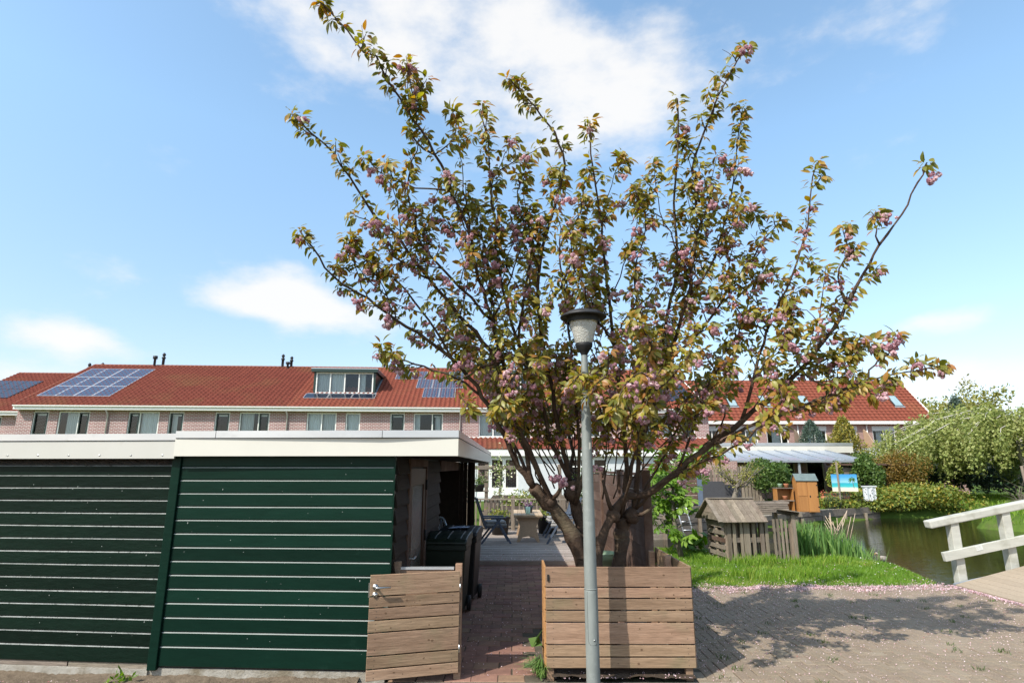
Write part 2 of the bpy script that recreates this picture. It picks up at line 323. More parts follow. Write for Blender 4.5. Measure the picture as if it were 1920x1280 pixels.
M['joint'] = mat('joint sand', (.13,.105,.08), (.08,.07,.05), scale=12, rough=.95, spec=.1, bump=.5, bscale=50, c3=(.06,.075,.03), scale3=3, thr3=(.55,.7))
M['bridge_deck'] = mat('bridge plank', (.37,.295,.215), (.30,.24,.175), scale=30, rough=.9, spec=.2, bump=.3, bscale=60, rand=.06)
M['pipe'] = mat('white downpipe', (.62,.56,.52), rough=.5)
M['vent'] = mat('dark roof vent', (.035,.035,.038), rough=.5)
M['lead'] = mat('lead flashing', (.20,.22,.24), (.28,.3,.31), scale=4, rough=.5, spec=.4)
M['panel_dark'] = mat('dark solar glass', (.010,.013,.024), (.014,.018,.03), rough=.09, spec=.6)
M['panel_blue'] = mat('blue solar cells', (.026,.036,.066), (.036,.047,.084), scale=2, rough=.14, spec=.7)
M['alu'] = mat('panel rim', (.62,.63,.64), rough=.35, metal=.6)
M['brick'] = brick_mat('pink brick', (.27,.10,.092), (.185,.066,.062), (.46,.385,.355), .25, .085, .02)
M['brick_right'] = brick_mat('red brown brick', (.30,.135,.11), (.22,.10,.085), (.42,.35,.31))
M['white_panel'] = mat('white panel', (.60,.61,.61), (.54,.55,.55), rough=.45)
M['grey_panel'] = mat('pale grey board', (.55,.56,.53), (.48,.49,.47), rough=.6, stretch=(.3,1,3))
M['petal'] = leaf_mat('fallen petal', [(0,(.66,.45,.48)),(.5,(.74,.60,.61)),(.85,(.58,.34,.36)),(1,(.36,.13,.11))], trans=.2, rough=.7, spec=.2)
M['blossom'] = leaf_mat('cherry blossom', [(0,(.50,.26,.32)),(.35,(.62,.40,.43)),(.7,(.72,.56,.56)),(1,(.48,.22,.30))], trans=.35, rough=.75, spec=.1)
M['leaf'] = leaf_mat('cherry leaf', [(0,(.14,.15,.025)),(.24,(.20,.195,.032)),(.48,(.27,.225,.036)),(.66,(.35,.215,.042)),(.79,(.37,.155,.045)),(.89,(.40,.37,.06)),(1,(.17,.155,.03))], trans=.42, rough=.42, spec=.5)
M['chestnut'] = leaf_mat('chestnut leaf', [(0,(.10,.20,.02)),(.5,(.16,.28,.03)),(1,(.22,.34,.05))], trans=.4)
M['birch'] = leaf_mat('birch leaf', [(0,(.22,.27,.075)),(.5,(.31,.35,.105)),(.85,(.38,.40,.145)),(1,(.32,.32,.11))], trans=.4)
M['hedge'] = leaf_mat('hedge leaf', [(0,(.12,.175,.032)),(.55,(.19,.24,.042)),(.8,(.32,.30,.05)),(.93,(.38,.26,.045)),(1,(.12,.16,.03))], trans=.3)
M['shrub'] = leaf_mat('shrub leaf', [(0,(.05,.10,.022)),(.6,(.09,.155,.03)),(1,(.14,.20,.045))], trans=.3)
M['rust'] = leaf_mat('rusty shrub leaf', [(0,(.13,.10,.022)),(.5,(.21,.135,.025)),(.8,(.28,.15,.03)),(1,(.11,.12,.025))], trans=.3)
M['golden'] = leaf_mat('golden conifer', [(0,(.12,.15,.025)),(.5,(.24,.22,.035)),(1,(.36,.27,.045))], trans=.2)
M['spruce'] = leaf_mat('blue green conifer', [(0,(.035,.065,.045)),(.6,(.06,.10,.07)),(1,(.09,.13,.09))], trans=.15)
M['far_leaf'] = leaf_mat('pale spring leaf', [(0,(.16,.17,.035)),(.5,(.26,.25,.055)),(1,(.33,.30,.09))], trans=.35)
M['blade'] = leaf_mat('grass blade', [(0,(.10,.20,.016)),(.5,(.16,.29,.022)),(.9,(.24,.36,.035)),(1,(.33,.34,.08))], trans=.35, rough=.55)
M['weed'] = leaf_mat('dull weed', [(0,(.05,.085,.02)),(1,(.09,.13,.03))], trans=.2)
M['iris'] = leaf_mat('iris blade', [(0,(.08,.17,.04)),(.5,(.14,.26,.06)),(1,(.22,.33,.09))], trans=.3)
M['daisy'] = leaf_mat('daisy', [(0,(.8,.8,.76)),(.9,(.82,.8,.72)),(1,(.8,.6,.05))], trans=.1)
M['white_flower'] = leaf_mat('cream flower', [(0,(.7,.68,.5)),(.4,(.55,.55,.3)),(.6,(.2,.27,.06)),(1,(.14,.2,.05))], trans=.3)
M['grass_ground'] = mat('lawn soil and moss', (.055,.095,.016), (.085,.13,.022), scale=7, rough=.95, spec=.1, bump=.5, bscale=40, c3=(.10,.085,.045), scale3=1.1, thr3=(.62,.74), f3=.7)
M['plain_ground'] = M['grass_ground']
# ================================================================== THE SETTING
# pond outline (x, y)
POND = [(-3,16.3),(3.0,15.6),(5.5,15.4),(7.4,14.7),(8.15,13.9),(8.55,12.9),(8.3,11.7),(7.75,10.85),(7.72,9.0),(7.7,3.0),(30,3.0),(34,15.0),(24,19.2),(20.2,21.6),(18.9,24.0),(20.6,26.0),(24.5,28.6),(24.0,30.6),(20.5,29.2),(17.7,28.8),(15.2,27.1),(12.2,25.2),(9.0,22.7),(5.2,20.6),(-3,19.0)]
PA = np.array(POND)
def pond_sd(x, y):     # signed distance, negative inside
    X = np.asarray(x)[...,None]; Y = np.asarray(y)[...,None]
    x0, y0 = PA[:,0], PA[:,1]; x1, y1 = np.roll(x0,-1), np.roll(y0,-1)
    ex, ey = x1-x0, y1-y0; t = np.clip(((X-x0)*ex+(Y-y0)*ey)/(ex*ex+ey*ey), 0, 1)
    d = np.sqrt((X-x0-t*ex)**2+(Y-y0-t*ey)**2).min(-1)
    cond = ((y0 <= Y) & (y1 > Y)) | ((y1 <= Y) & (y0 > Y)); xi = x0+(Y-y0)/np.where(ey==0,1e-9,ey)*ex
    ins = ((cond & (X < xi)).sum(-1) % 2) == 1
    return np.where(ins, -d, d)
def ground_z(x, y):
    sd = pond_sd(x, y); x = np.asarray(x, float); y = np.asarray(y, float)
    base = np.where(y > 19, np.clip((y-19)/6, 0, 1)*.12, 0.0)
    bank = np.clip(sd/.9, -1.2, 1)
    z = np.where(bank > 0, base-.28*(1-np.clip(bank,0,1))**2, -.28+bank*.9)
    z = z + np.where((sd > .2) & (x > 1.9) & (y > 10.2), .03*np.sin(x*2.1)*np.sin(y*1.7+1), 0)
    return z
def axis(parts):
    a = []
    for (s, e, st) in parts: a += list(np.arange(s, e, st))
    return np.array(a+[parts[-1][1]])
gx = axis([(-400,-60,40),(-60,-4,7),(-4,36,.4),(36,60,4),(60,400,40)]); gy = axis([(-12,3,5),(3,9.9,.6),(9.9,34,.4),(34,60,4),(60,460,50)])
GX, GY = np.meshgrid(gx, gy); GZ = ground_z(GX, GY)
nx, ny = len(gx), len(gy); idx = np.arange(nx*ny).reshape(ny, nx)
V = np.stack([GX.ravel(), GY.ravel(), GZ.ravel()-.012], 1)
F = np.stack([idx[:-1,:-1].ravel(), idx[:-1,1:].ravel(), idx[1:,1:].ravel(), idx[1:,:-1].ravel()], 1)
ground = soup('ground', V, F, M['grass_ground'], smooth=True); tag(ground, kind='structure')
# water
wm, t, p, out = new_mat('pond water'); nn = t.nodes; lk = t.links.new
p.inputs['Base Color'].default_value = (.013,.012,.005,1); p.inputs['Roughness'].default_value = .035; p.inputs['Specular IOR Level'].default_value = .6; p.inputs['IOR'].default_value = 1.33
tcn = nn.new('ShaderNodeTexCoord'); mp = nn.new('ShaderNodeMapping'); mp.inputs['Scale'].default_value = (.7, 4.2, 1); lk(tcn.outputs['Object'], mp.inputs[0])
nz = nn.new('ShaderNodeTexNoise'); nz.inputs['Scale'].default_value = 3.2; nz.inputs['Detail'].default_value = 4; lk(mp.outputs[0], nz.inputs['Vector'])
bp = nn.new('ShaderNodeBump'); bp.inputs['Strength'].default_value = .13; bp.inputs['Distance'].default_value = .05; lk(nz.outputs['Fac'], bp.inputs['Height']); lk(bp.outputs[0], p.inputs['Normal'])
mb = MB(); mb.add([(-3,2,-.42),(60,2,-.42),(60,33,-.42),(-3,33,-.42)], [(0,1,2,3)]); tag(mb.build('pond_water', wm), kind='structure')

# ---- pavement in front and to the right of the planter: bed of joint sand + brick pavers
def rough_sheet(name, poly, z, m):
    mb = MB(); mb.add([(x,y,z) for x,y in poly], [tuple(range(len(poly)))]); return tag(mb.build(name, m), kind='structure')
yard = rough_sheet('pavement', [(-9,-6),(7.66,-6),(7.66,10.45),(6.4,10.42),(5.0,10.32),(3.6,10.2),(1.6,10.15),(1.6,6.1),(-9,6.3)], .002, M['joint'])
path = rough_sheet('garden_path', [(-1.25,5.95),(.32,5.95),(.32,6.2),(1.2,7.9),(1.72,7.9),(1.72,12.55),(-1.25,12.55)], .006, M['joint'])
def brick_mesh(w, l, h, m, name='brick'):
    mb = MB(); b = .006
    v = [(-w/2,-l/2,0),(w/2,-l/2,0),(w/2,l/2,0),(-w/2,l/2,0),(-w/2,-l/2,h-b),(w/2,-l/2,h-b),(w/2,l/2,h-b),(-w/2,l/2,h-b),(-w/2+b,-l/2+b,h),(w/2-b,-l/2+b,h),(w/2-b,l/2-b,h),(-w/2+b,l/2-b,h)]
    mb.add(v, [(0,1,5,4),(1,2,6,5),(2,3,7,6),(3,0,4,7),(4,5,9,8),(5,6,10,9),(6,7,11,10),(7,4,8,11),(8,9,10,11)]); return mb.mesh(name, m, False)
def lay_bricks(parent, cells, w, l, h, m, zbase, name):
    """cells: list of (x, y, rot); nearest 300 are parts of their own, the rest one joined part"""
    cells.sort(key=lambda c: c[0]**2*.5+c[1]**2)
    me = brick_mesh(w, l, h, m); rest = MB()
    for i, (x, y, r) in enumerate(cells):
        dz = random.uniform(-.004, .003); tx, ty = random.uniform(-.008,.008), random.uniform(-.008,.008)
        if i < 300:
            obj_from(name, me, parent, (x, y, zbase+dz), (tx, ty, r))
        else:
            Mx = Matrix.Translation((x,y,zbase+dz)) @ Matrix.Rotation(r, 4, 'Z') @ Matrix.Rotation(tx, 4, 'X') @ Matrix.Rotation(ty, 4, 'Y')
            rest.add([Mx @ v.co for v in me.vertices], [tuple(p.vertices) for p in me.polygons])
    if rest.v: tag(rest.build(name+'s', m, parent, fixn=False), kind='stuff')
cells = []
cw, cl = .105, .21
for i in range(56):                      # right-angled herringbone
    for j in range(50):
        q = (i-j) % 4
        if q == 0: x, y, r = 1.83+(i+.5)*cw, 5.55+j*cw, math.pi/2
        elif q == 3: x, y, r = 1.83+i*cw, 5.55+(j+.5)*cw, 0
        else: continue
        edge = 10.28+.08*math.sin(x*1.7)+(x-4)*.05
        if y < edge and x < 7.58: cells.append((x+random.uniform(-.003,.003), y+random.uniform(-.003,.003), r+random.uniform(-.015,.015)))
lay_bricks(yard, cells, cw-.006, cl-.006, .03, M['road_brick'], -.018, 'brick')
cells = []
pw, pl = .262, .182
for j in range(int((12.5-6.0)/pl)+1):
    y = 6.06+j*pl
    for i in range(-6, 9):
        x = i*pw+(j % 2)*pw/2+random.uniform(-.004,.004)
        lim = .26 if y < 7.75 else 1.62
        if -1.12 < x < lim: cells.append((x, y, random.uniform(-.012,.012)))
lay_bricks(path, cells, pw-.007, pl-.007, .03, M['path_brick'], -.014, 'brick')
# kerb stones along the front of the gate and the planter
kb = empty('kerb', (0,5.86,0)); tag(kb, kind='structure')
x = -1.55
while x < 2.05:
    w = random.choice((.5,.98,.98)); mb = MB(); mb.box(x+.004, -.07, -.1, min(x+w, 2.15)-.004, .05, .024); mb.build('kerb_stone', M['kerb'], kb, bevel=.008); x += w
# planting strip of soil under the planter and below the shed
sx = np.linspace(-7,-1.45,150); sy = np.linspace(5.5,6.3,22); A,B = np.meshgrid(sx,sy); fr = 5.95-.055*(A+1.19)*1.25
Z = .006+.045*np.clip(1-(fr-B)/.22,0,1)**1.6*(.6+.4*np.sin(A*5.3)*np.sin(A*2.1+1))+np.random.rand(*A.shape)*.016
ii = np.arange(A.size).reshape(A.shape); tag(soup('soil_strip', np.stack([A.ravel(),B.ravel(),Z.ravel()],1), np.stack([ii[:-1,:-1].ravel(),ii[:-1,1:].ravel(),ii[1:,1:].ravel(),ii[1:,:-1].ravel()],1), M['soil_dry']), kind='structure')
gx2 = np.linspace(.38,1.74,24); gy2 = np.linspace(5.93,7.85,24); A,B = np.meshgrid(gx2,gy2); Z = .05+.012*np.sin(A*9)*np.cos(B*7)+np.random.rand(24,24)*.018
ii = np.arange(576).reshape(24,24); tag(soup('soil_bed', np.stack([A.ravel(),B.ravel(),Z.ravel()],1), np.stack([ii[:-1,:-1].ravel(),ii[:-1,1:].ravel(),ii[1:,1:].ravel(),ii[1:,:-1].ravel()],1), M['soil'], smooth=True), kind='structure')

# ---- wooden deck behind the path, boards running across
deck = empty('wooden_deck', (0,0,0)); tag(deck, kind='structure')
y = 12.56; k = 0
while y < 18.6:
    me = MB(); x0 = -2.2+random.uniform(-.05,.05); me.box(x0, 0, 0, 2.6 if y > 14 else 1.66, .138, .03)
    me.build('deck_board', M['deck'], deck, (0,y,.075+random.uniform(-.003,.003))); y += .145; k += 1
mb = MB(); mb.box(-2.2,12.62,-.05,1.6,18.5,.07); mb.build('joist_frame', M['black'], deck)
mb = MB(); mb.box(-2.2,12.50,-.02,1.66,12.545,.10); mb.build('edge_board', M['deck'], deck)

# ---- timber walls that hold the far bank
def bank_wall(name, pts, ztop, label, n=4, zbot=-.5, m='grey_wood'):
    e = empty(name, (pts[0][0], pts[0][1], 0)); tag(e, label, 'retaining wall')
    for (a, b) in zip(pts[:-1], pts[1:]):
        a = Vector((a[0]-pts[0][0], a[1]-pts[0][1], 0)); b = Vector((b[0]-pts[0][0], b[1]-pts[0][1], 0)); h = (ztop-zbot)/n
        for i in range(n):
            mb = MB(); off = random.uniform(-.03,.03); z = zbot+(i+.5)*h
            d = (b-a).normalized(); nrm = Vector((d.y,-d.x,0))*off
            mb.beam(a+Vector((0,0,z))+nrm, b+Vector((0,0,z))+nrm, .07, h-.02); mb.build('plank', M[m], e)
        k = 0; ln = (b-a).length
        while k < ln:
            q = a+(b-a)*(k/ln)+Vector(((b-a).normalized().y,-(b-a).normalized().x,0))*.09
            mb = MB(); mb.box(q.x-.05, q.y-.05, zbot, q.x+.05, q.y+.05, ztop-.25); mb.build('stake', M['grey_wood_v'], e); k += 1.7
    return e
bank_wall('timber_bank_wall', [(-1,19.4),(5.2,20.5),(8.9,22.6)], .62, 'tall grey timber bank wall with a white ladder, left of the pallet playhouse', 4)
bank_wall('timber_bank_wall', [(9.1,22.8),(12.2,25.15),(13.6,26.1)], .12, 'low plank bank wall under the orange tool cabinet', 3)
bank_wall('timber_bank_wall', [(13.7,26.25),(17.8,28.7)], .14, 'grey plank bank wall right of the tool cabinet below the hedge', 2)
# raised terrace behind the first wall
mb = MB(); mb.prism([(-1,19.5),(5.2,20.6),(8.85,22.7),(8.4,31),(-1,31)], 'z', -.1, .56); tag(mb.build('terrace', M['soil']), kind='structure')
mb = MB(); mb.prism([(9.2,22.95),(12.2,25.3),(13.6,26.3),(17.0,28.6),(15.5,31.4),(9.2,31.4)], 'z', -.1, .09); tag(mb.build('terrace', M['concrete']), kind='structure')
# ================================================================== SHEDS
M['ledge'] = mat('pale board edge', (.28,.30,.275), (.20,.22,.20), scale=8, rough=.6, spec=.4, stretch=(.4,1,1), rand=.06)  # second slot: paler colour on the top bevel of each board
M['ledge_old'] = mat('mottled pale board edge', (.30,.31,.29), (.17,.18,.165), scale=18, rough=.8, spec=.3, stretch=(.6,1,1), rand=.1, c3=(.05,.06,.05), scale3=30, thr3=(.58,.68), bump=.6, bscale=50)  # left shed: pale bevel colour broken up by darker mottling
def clad_board(name, x0, x1, zb, zt, skew, ms, parent, wob=0.0):
    pr = [(0,zb),(-.012,zb+.002),(-.020,zb+.009),(-.020,zt-.0112),(-.0085,zt-.002),(0,zt-.002)]
    n = len(pr); me = bpy.data.meshes.new(name); vs = []; fs = []; seg = 6
    for i in range(seg+1):
        x = x0+(x1-x0)*i/seg; w = random.uniform(-wob, wob)
        vs += [(x, y+skew*x, z+w) for y, z in pr]
    for i in range(seg):
        for k in range(n-1): fs.append((i*n+k, (i+1)*n+k, (i+1)*n+k+1, i*n+k+1))
    fs += [tuple(range(n)), tuple(range(seg*n+n-1, seg*n-1, -1))]
    me.from_pydata(vs, [], fs); me.materials.append(ms[0]); me.materials.append(ms[1])
    for i, p_ in enumerate(me.polygons):
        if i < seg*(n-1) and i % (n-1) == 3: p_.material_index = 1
    return obj_from(name, me, parent)
SK = -.055
# --- right shed with side door and open porch
CX, CY = -1.19, 5.95
sh = empty('garden_shed', (CX, CY, 0)); tag(sh, 'dark green garden shed with cream flat roof edge and brown side door beside the gate', 'shed')
XJ = -2.29
rows = [2.0-.1312*k for k in range(14)]
tops = [2.118]+rows; bots = rows+[.112]
for zt, zb in zip(tops, bots):
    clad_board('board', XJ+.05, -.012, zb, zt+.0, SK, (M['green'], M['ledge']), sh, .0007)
mb = MB(); mb.add([(XJ,.004+SK*XJ,.1),(-.005,.004,.1),(-.005,.004,2.1),(XJ,.004+SK*XJ,2.1)], [(0,1,2,3)]); mb.build('backing', M['black'], sh)
mb = MB(); mb.box(-.012,-.026,.10,.004,.03,2.11); mb.build('corner_trim', M['green'], sh)
mb = MB(); mb.box(XJ-.045,-.045+SK*XJ,.085,XJ+.045,.02+SK*XJ,2.108); mb.build('post', M['green'], sh, bevel=.006)
mb = MB(); s = -.03
for (a, b) in ((XJ-.1,-.02),): mb.prism([(a,SK*a+.0),(b,SK*b+.0),(b,SK*b+.18),(a,SK*a+.18)], 'z', -.1, .098)
mb.build('plinth', M['concrete'], sh)
# side wall cladding in short planks (dark stain)
def side_planks(y0, y1, x, parent, z0=.1, z1=2.1, pitch=.165, m='dark_wood'):
    z = z0
    while z < z1-.02:
        zt = min(z+pitch, z1); mb = MB()
        mb.prism([(x-.02,z+.01),(x+.030,z+.012),(x+.030,z+.03),(x+.002,zt+.006),(x-.02,zt+.006)], 'y', y0, y1); mb.build('plank', M[m], parent); z += pitch
side_planks(.03, .72, 0, sh); side_planks(2.12, 3.62, 0, sh)
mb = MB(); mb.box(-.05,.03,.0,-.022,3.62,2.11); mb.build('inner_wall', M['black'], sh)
dr = MB()
for (y0,y1,z0,z1) in ((.72,.80,.03,2.09),(2.02,2.12,.03,2.09),(.80,2.02,2.0,2.09)): dr.box(-.03,y0,z0,.03,y1,z1)
df = dr.build('door_frame', M['brown_fence'], sh)
M['door_brown'] = mat('brown door', (.075,.036,.018), (.05,.024,.013), scale=3, rough=.5, spec=.2, stretch=(3,3,.3))
d = MB()
for (y0,y1,z0,z1) in ((.81,.99,.06,1.98),(1.85,2.01,.06,1.98),(.99,1.85,1.78,1.98),(.99,1.85,.06,.62)): d.box(-.012,y0,z0,.018,y1,z1)
door = d.build('door', M['door_brown'], sh)
fg, t, p, out = new_mat('ribbed frosted glass'); p.inputs['Base Color'].default_value = (.085,.08,.06,1); p.inputs['Roughness'].default_value = .2; p.inputs['Specular IOR Level'].default_value = .5
tcn = t.nodes.new('ShaderNodeTexCoord'); wv = t.nodes.new('ShaderNodeTexWave'); wv.bands_direction = 'Z'; wv.inputs['Scale'].default_value = 26; wv.inputs['Distortion'].default_value = .6
bpn = t.nodes.new('ShaderNodeBump'); bpn.inputs['Strength'].default_value = .5; bpn.inputs['Distance'].default_value = .01; t.links.new(tcn.outputs['Object'], wv.inputs['Vector']); t.links.new(wv.outputs['Fac'], bpn.inputs['Height']); t.links.new(bpn.outputs[0], p.inputs['Normal'])
mb = MB(); mb.box(-.004,.992,.622,.004,1.848,1.778); mb.build('pane', fg, door)
mb = MB(); mb.tube([(.02,.90,.98),(.07,.90,.98),(.075,1.03,.985)], .011, 8); mb.box(.018,.87,.86,.024,.93,1.09); mb.build('handle', M['steel'], door)
for z in (.35,1.05,1.7):
    mb = MB(); mb.tube([(.03,2.015,z),(.03,2.015,z+.13)], .014, 8); mb.build('hinge', M['black'], door)
# porch: beam, posts, end panel, back wall
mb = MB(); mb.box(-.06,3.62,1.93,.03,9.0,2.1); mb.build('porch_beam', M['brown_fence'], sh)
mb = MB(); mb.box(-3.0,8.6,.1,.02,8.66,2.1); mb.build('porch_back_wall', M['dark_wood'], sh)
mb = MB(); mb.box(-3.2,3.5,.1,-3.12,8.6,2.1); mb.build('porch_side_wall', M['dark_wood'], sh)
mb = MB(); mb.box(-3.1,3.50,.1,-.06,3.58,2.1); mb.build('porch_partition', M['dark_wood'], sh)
for i in range(4):
    mb = MB(); mb.box(-.03+i*.085,6.76,.06,.045+i*.085,6.80,2.1); mb.build('end_board', M['dark_wood'], sh)
mb = MB(); mb.box(.295,6.70,.06,.385,6.80,2.1); mb.build('post', M['dark_wood'], sh)
# roof
ro = MB(); xr = .65
ro.prism([(XJ+.02,-.10+SK*XJ),(xr-.02,-.10),(xr-.02,8.93),(XJ+.02,8.93)], 'z', 2.125, 2.33); roof = ro.build('roof', M['black'], sh)
mb = MB(); mb.prism([(XJ+.012,-.135+SK*XJ),(xr,-.135),(xr,-.105),(XJ+.012,-.105+SK*XJ)], 'z', 2.108, 2.283); mb.prism([(xr-.03,-.10),(xr,-.10),(xr,8.95),(xr-.03,8.95)], 'z', 2.108, 2.283)
mb.build('fascia', M['cream'], roof)
xs = [XJ+.012, XJ+.44, -.62+.55-.05, xr+.006]
for a, b in zip(xs[:-1], xs[1:]):
    mb = MB(); mb.prism([(a+.003,-.145+SK*min(a,0)),(b-.003,-.145+SK*min(b,0)),(b-.003,-.02+SK*min(b,0)),(a+.003,-.02+SK*min(a,0))], 'z', 2.291, 2.362); mb.build('roof_trim', M['zinc'], roof)
mb = MB(); mb.box(xr-.10,-.02,2.291,xr+.006,8.97,2.362); mb.build('roof_trim', M['zinc'], roof)
mb = MB(); mb.box(xr-.62,.05,2.104,xr-.035,8.9,2.122); mb.build('soffit', M['dark_wood'], roof)
# things in the porch
cw_ = empty('bicycle_wheel', (-1.38,11.55,.72)); tag(cw_, 'pale spoked bicycle wheel standing in the dark porch', 'wheel')
mb = MB(); ring = [(0,.33*math.cos(a),.33*math.sin(a)) for a in np.linspace(0,2*math.pi,33)]; mb.tube(ring, .016, 6, False); mb.build('rim', M['alu'], cw_)
mb = MB()
for a in np.linspace(0,2*math.pi,17)[:-1]: mb.tube([(0,.02*math.cos(a+1),.02*math.sin(a+1)),(0,.33*math.cos(a),.33*math.sin(a))], .0035, 4)
mb.tube([(-.05,0,0),(.05,0,0)], .02, 8); mb.build('spokes', M['alu'], cw_)
cw_.rotation_euler = (0,0,R(28))
# --- left shed
sl = empty('garden_shed', (CX+XJ, CY, 0)); tag(sl, 'older blackish green shed filling the left edge, mottled pale board edges', 'shed')
y_off = SK*XJ+.012
rows = [1.916-.1257*k for k in range(14)]
tops = [2.02]+rows; bots = rows+[.13]
for zt, zb in zip(tops, bots):
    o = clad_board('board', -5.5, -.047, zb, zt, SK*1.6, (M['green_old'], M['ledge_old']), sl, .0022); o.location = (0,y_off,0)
mb = MB(); mb.add([(-5.5,.01-5.5*SK*1.6,.05),(-.04,.01,.05),(-.04,.01,2.3),(-5.5,.01-5.5*SK*1.6,2.3)], [(0,1,2,3)]); mb.build('backing', M['black'], sl).location = (0,y_off,0)
mb = MB()
for i, x in enumerate((-.05,-.42,-1.25,-2.05,-2.9,-3.8)):
    pass
for a, b in ((-.9,-.05),(-2.4,-.91),(-3.9,-2.41),(-5.5,-3.91)):
    mb = MB(); mb.prism([(a+.004,SK*1.6*a-.006),(b,SK*1.6*b-.006),(b,SK*1.6*b+.03),(a+.004,SK*1.6*a+.03)], 'z', .085, .132); mb.build('sill_board', M['grey_wood'], sl).location = (0,y_off,0)
mb = MB(); mb.prism([(-5.5,SK*1.6*-5.5-.03),(-.05,-.03),(-.05,.15),(-5.5,SK*1.6*-5.5+.15)], 'z', -.1, .084); mb.build('plinth', M['concrete'], sl).location = (0,y_off,0)
ro = MB(); ro.prism([(-5.6,-.10+SK*1.6*-5.6),(-.0,-.10),(-.0,6.0),(-5.6,6.0)], 'z', 2.10, 2.30); roof2 = ro.build('roof', M['black'], sl); roof2.location = (0,y_off,0)
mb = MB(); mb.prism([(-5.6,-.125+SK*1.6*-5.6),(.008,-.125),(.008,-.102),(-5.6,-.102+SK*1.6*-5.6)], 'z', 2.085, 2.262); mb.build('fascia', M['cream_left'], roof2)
mb = MB(); mb.prism([(-5.6,-.137+SK*1.6*-5.6),(.008,-.137),(.008,0),(-5.6,SK*1.6*-5.6)], 'z', 2.270, 2.338); mb.build('roof_trim', M['zinc'], roof2)
mb = MB()
for i in range(7):
    x = -.12-i*.345; mb.lathe([(0,-.004),(.008,-.002),(.009,0)], 8, (0,0,0))
    mb.v[-24:] = [(x+a, -.127+SK*1.6*x-abs(c)*.8, 2.118+b) for a, b, c in mb.v[-24:]]
tag(mb.build('screws', M['steel'], roof2), kind='stuff')
# old creeper remains hanging under the left roof edge
rng = np.random.default_rng(3); mb = MB()
for i in range(620):
    x = rng.uniform(-3.6,-.06); y = SK*1.6*x-rng.uniform(-.01,.06); z = 2.085-rng.random()**2*.055
    a = rng.uniform(-1.2,1.2); ln = rng.uniform(.03,.11); mb.tube([(x,y,z),(x+ln*math.cos(a)*.5,y-.004,z+ln*math.sin(a)*.35+.004),(x+ln*math.cos(a),y-.006,z+ln*math.sin(a)*.35)], .0028, 3, False)
o = mb.build('creeper_stems', M['twig'], sl, fixn=False); o.location = (0,y_off,0); tag(o, kind='stuff')
# small stains and flecks of bird lime and paint on both sheds: thin raised flakes
for e, n, zr, xr_, sk2 in ((sh,46,(.2,2.05),(-2.2,-.05),SK),(sl,60,(.2,1.95),(-3.0,-.08),SK*1.6)):
    mb = MB()
    for i in range(n):
        x = rng.uniform(*xr_); z = rng.uniform(*zr); w = rng.uniform(.0015,.0045)*(2.2 if i % 19 == 0 else 1); h = w*rng.uniform(.6,2.2); y = sk2*x-.0208
        mb.add([(x-w,y,z-h*.4),(x,y,z-h),(x+w,y,z-h*.2),(x+w*.6,y,z+h),(x-w*.7,y,z+h*.7)], [(0,1,2,3,4)])
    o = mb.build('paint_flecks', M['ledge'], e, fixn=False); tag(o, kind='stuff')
    if e is sl: o.location = (0,y_off,0)

# ================================================================== GATE
def plank_panel(parent, length, z0, pattern, gap, thick, m, jit=.003, rake=0, name='board'):
    z = z0
    for h in pattern:
        mb = MB(); mb.bbox(random.uniform(0,jit), -thick/2, z, length-random.uniform(0,jit), thick/2, z+h, .003)
        b = mb.build(name, M[m], parent); z += h+gap
        nl = MB()                       # nail heads, two at each end
        for x in (.07, length-.07):
            for zz in (z-gap-h*.25, z-gap-h*.75):
                nl.add([(x+.004*math.cos(a), -thick/2-.0012, zz+.004*math.sin(a)) for a in np.linspace(0,2*math.pi,7)[:-1]], [tuple(range(6))])
        tag(nl.build('nails', M['vent'], b, fixn=False), kind='stuff')
        if True:
            kn = MB()
            for q in range(random.randint(1,3) if h < .1 else random.randint(2,5)):
                x = random.uniform(.15,length-.15); zz = z-gap-h*random.uniform(.25,.75); r = random.uniform(.004,.013)
                kn.add([(x+r*math.cos(a), -thick/2-.0008, zz+r*.75*math.sin(a)) for a in np.linspace(0,2*math.pi,9)[:-1]], [tuple(range(8))])
            tag(kn.build('knots', M['knot'], b, fixn=False), kind='stuff')
PAT = [.090,.098,.188,.096,.096,.090,.186]      # bottom to top
gA = Vector((-.515,5.99,0)); gB = Vector((-1.345,5.755,0)); gl = (gB-gA).length
gate = empty('wooden_gate', gB, math.atan2(gA.y-gB.y, gA.x-gB.x)); tag(gate, 'open low wooden garden gate with steel lever handle, swung back against the shed', 'gate')
plank_panel(gate, gl, .085, PAT, .0115, .022, 'wood')
for x in (.06, gl-.12):
    mb = MB(); mb.box(x,.012,.1,x+.07,.05,.97); mb.build('batten', M['wood'], gate)
mb = MB(); mb.beam((.1,.03,.15),(gl-.08,.03,.9),.03,.06); mb.build('brace', M['wood'], gate)
hd = MB(); hd.v = []
def disc_y(mb, x, z, r, y0, y1, n=20):
    mb.tube([(x,y0,z),(x,y1,z)], r, n)
disc_y(hd, .052, .893, .027, -.011, -.020); hd.tube([(.052,-.02,.893),(.052,-.062,.893),(.064,-.070,.893),(.19,-.070,.893)], [.011,.011,.0105,.0095], 12); hd.build('handle', M['steel'], gate)
hd = MB(); disc_y(hd, .052, .822, .026, -.011, -.019); disc_y(hd, .052, .822, .009, -.019, -.026, 10); hd.build('lock_cylinder', M['steel'], gate)
hd = MB(); hd.box(-.012,-.004,.80,.002,.008,.93); hd.build('strike_plate', M['steel'], gate)
for z in (.25,.8):
    hd = MB(); hd.box(gl-.2,-.016,z,gl+.01,-.0112,z+.035); hd = MB(); hd.tube([(gl+.004,-.004,z),(gl+.004,-.004,z+.08)], .008, 8); hd.build('hinge', M['steel'], gate)
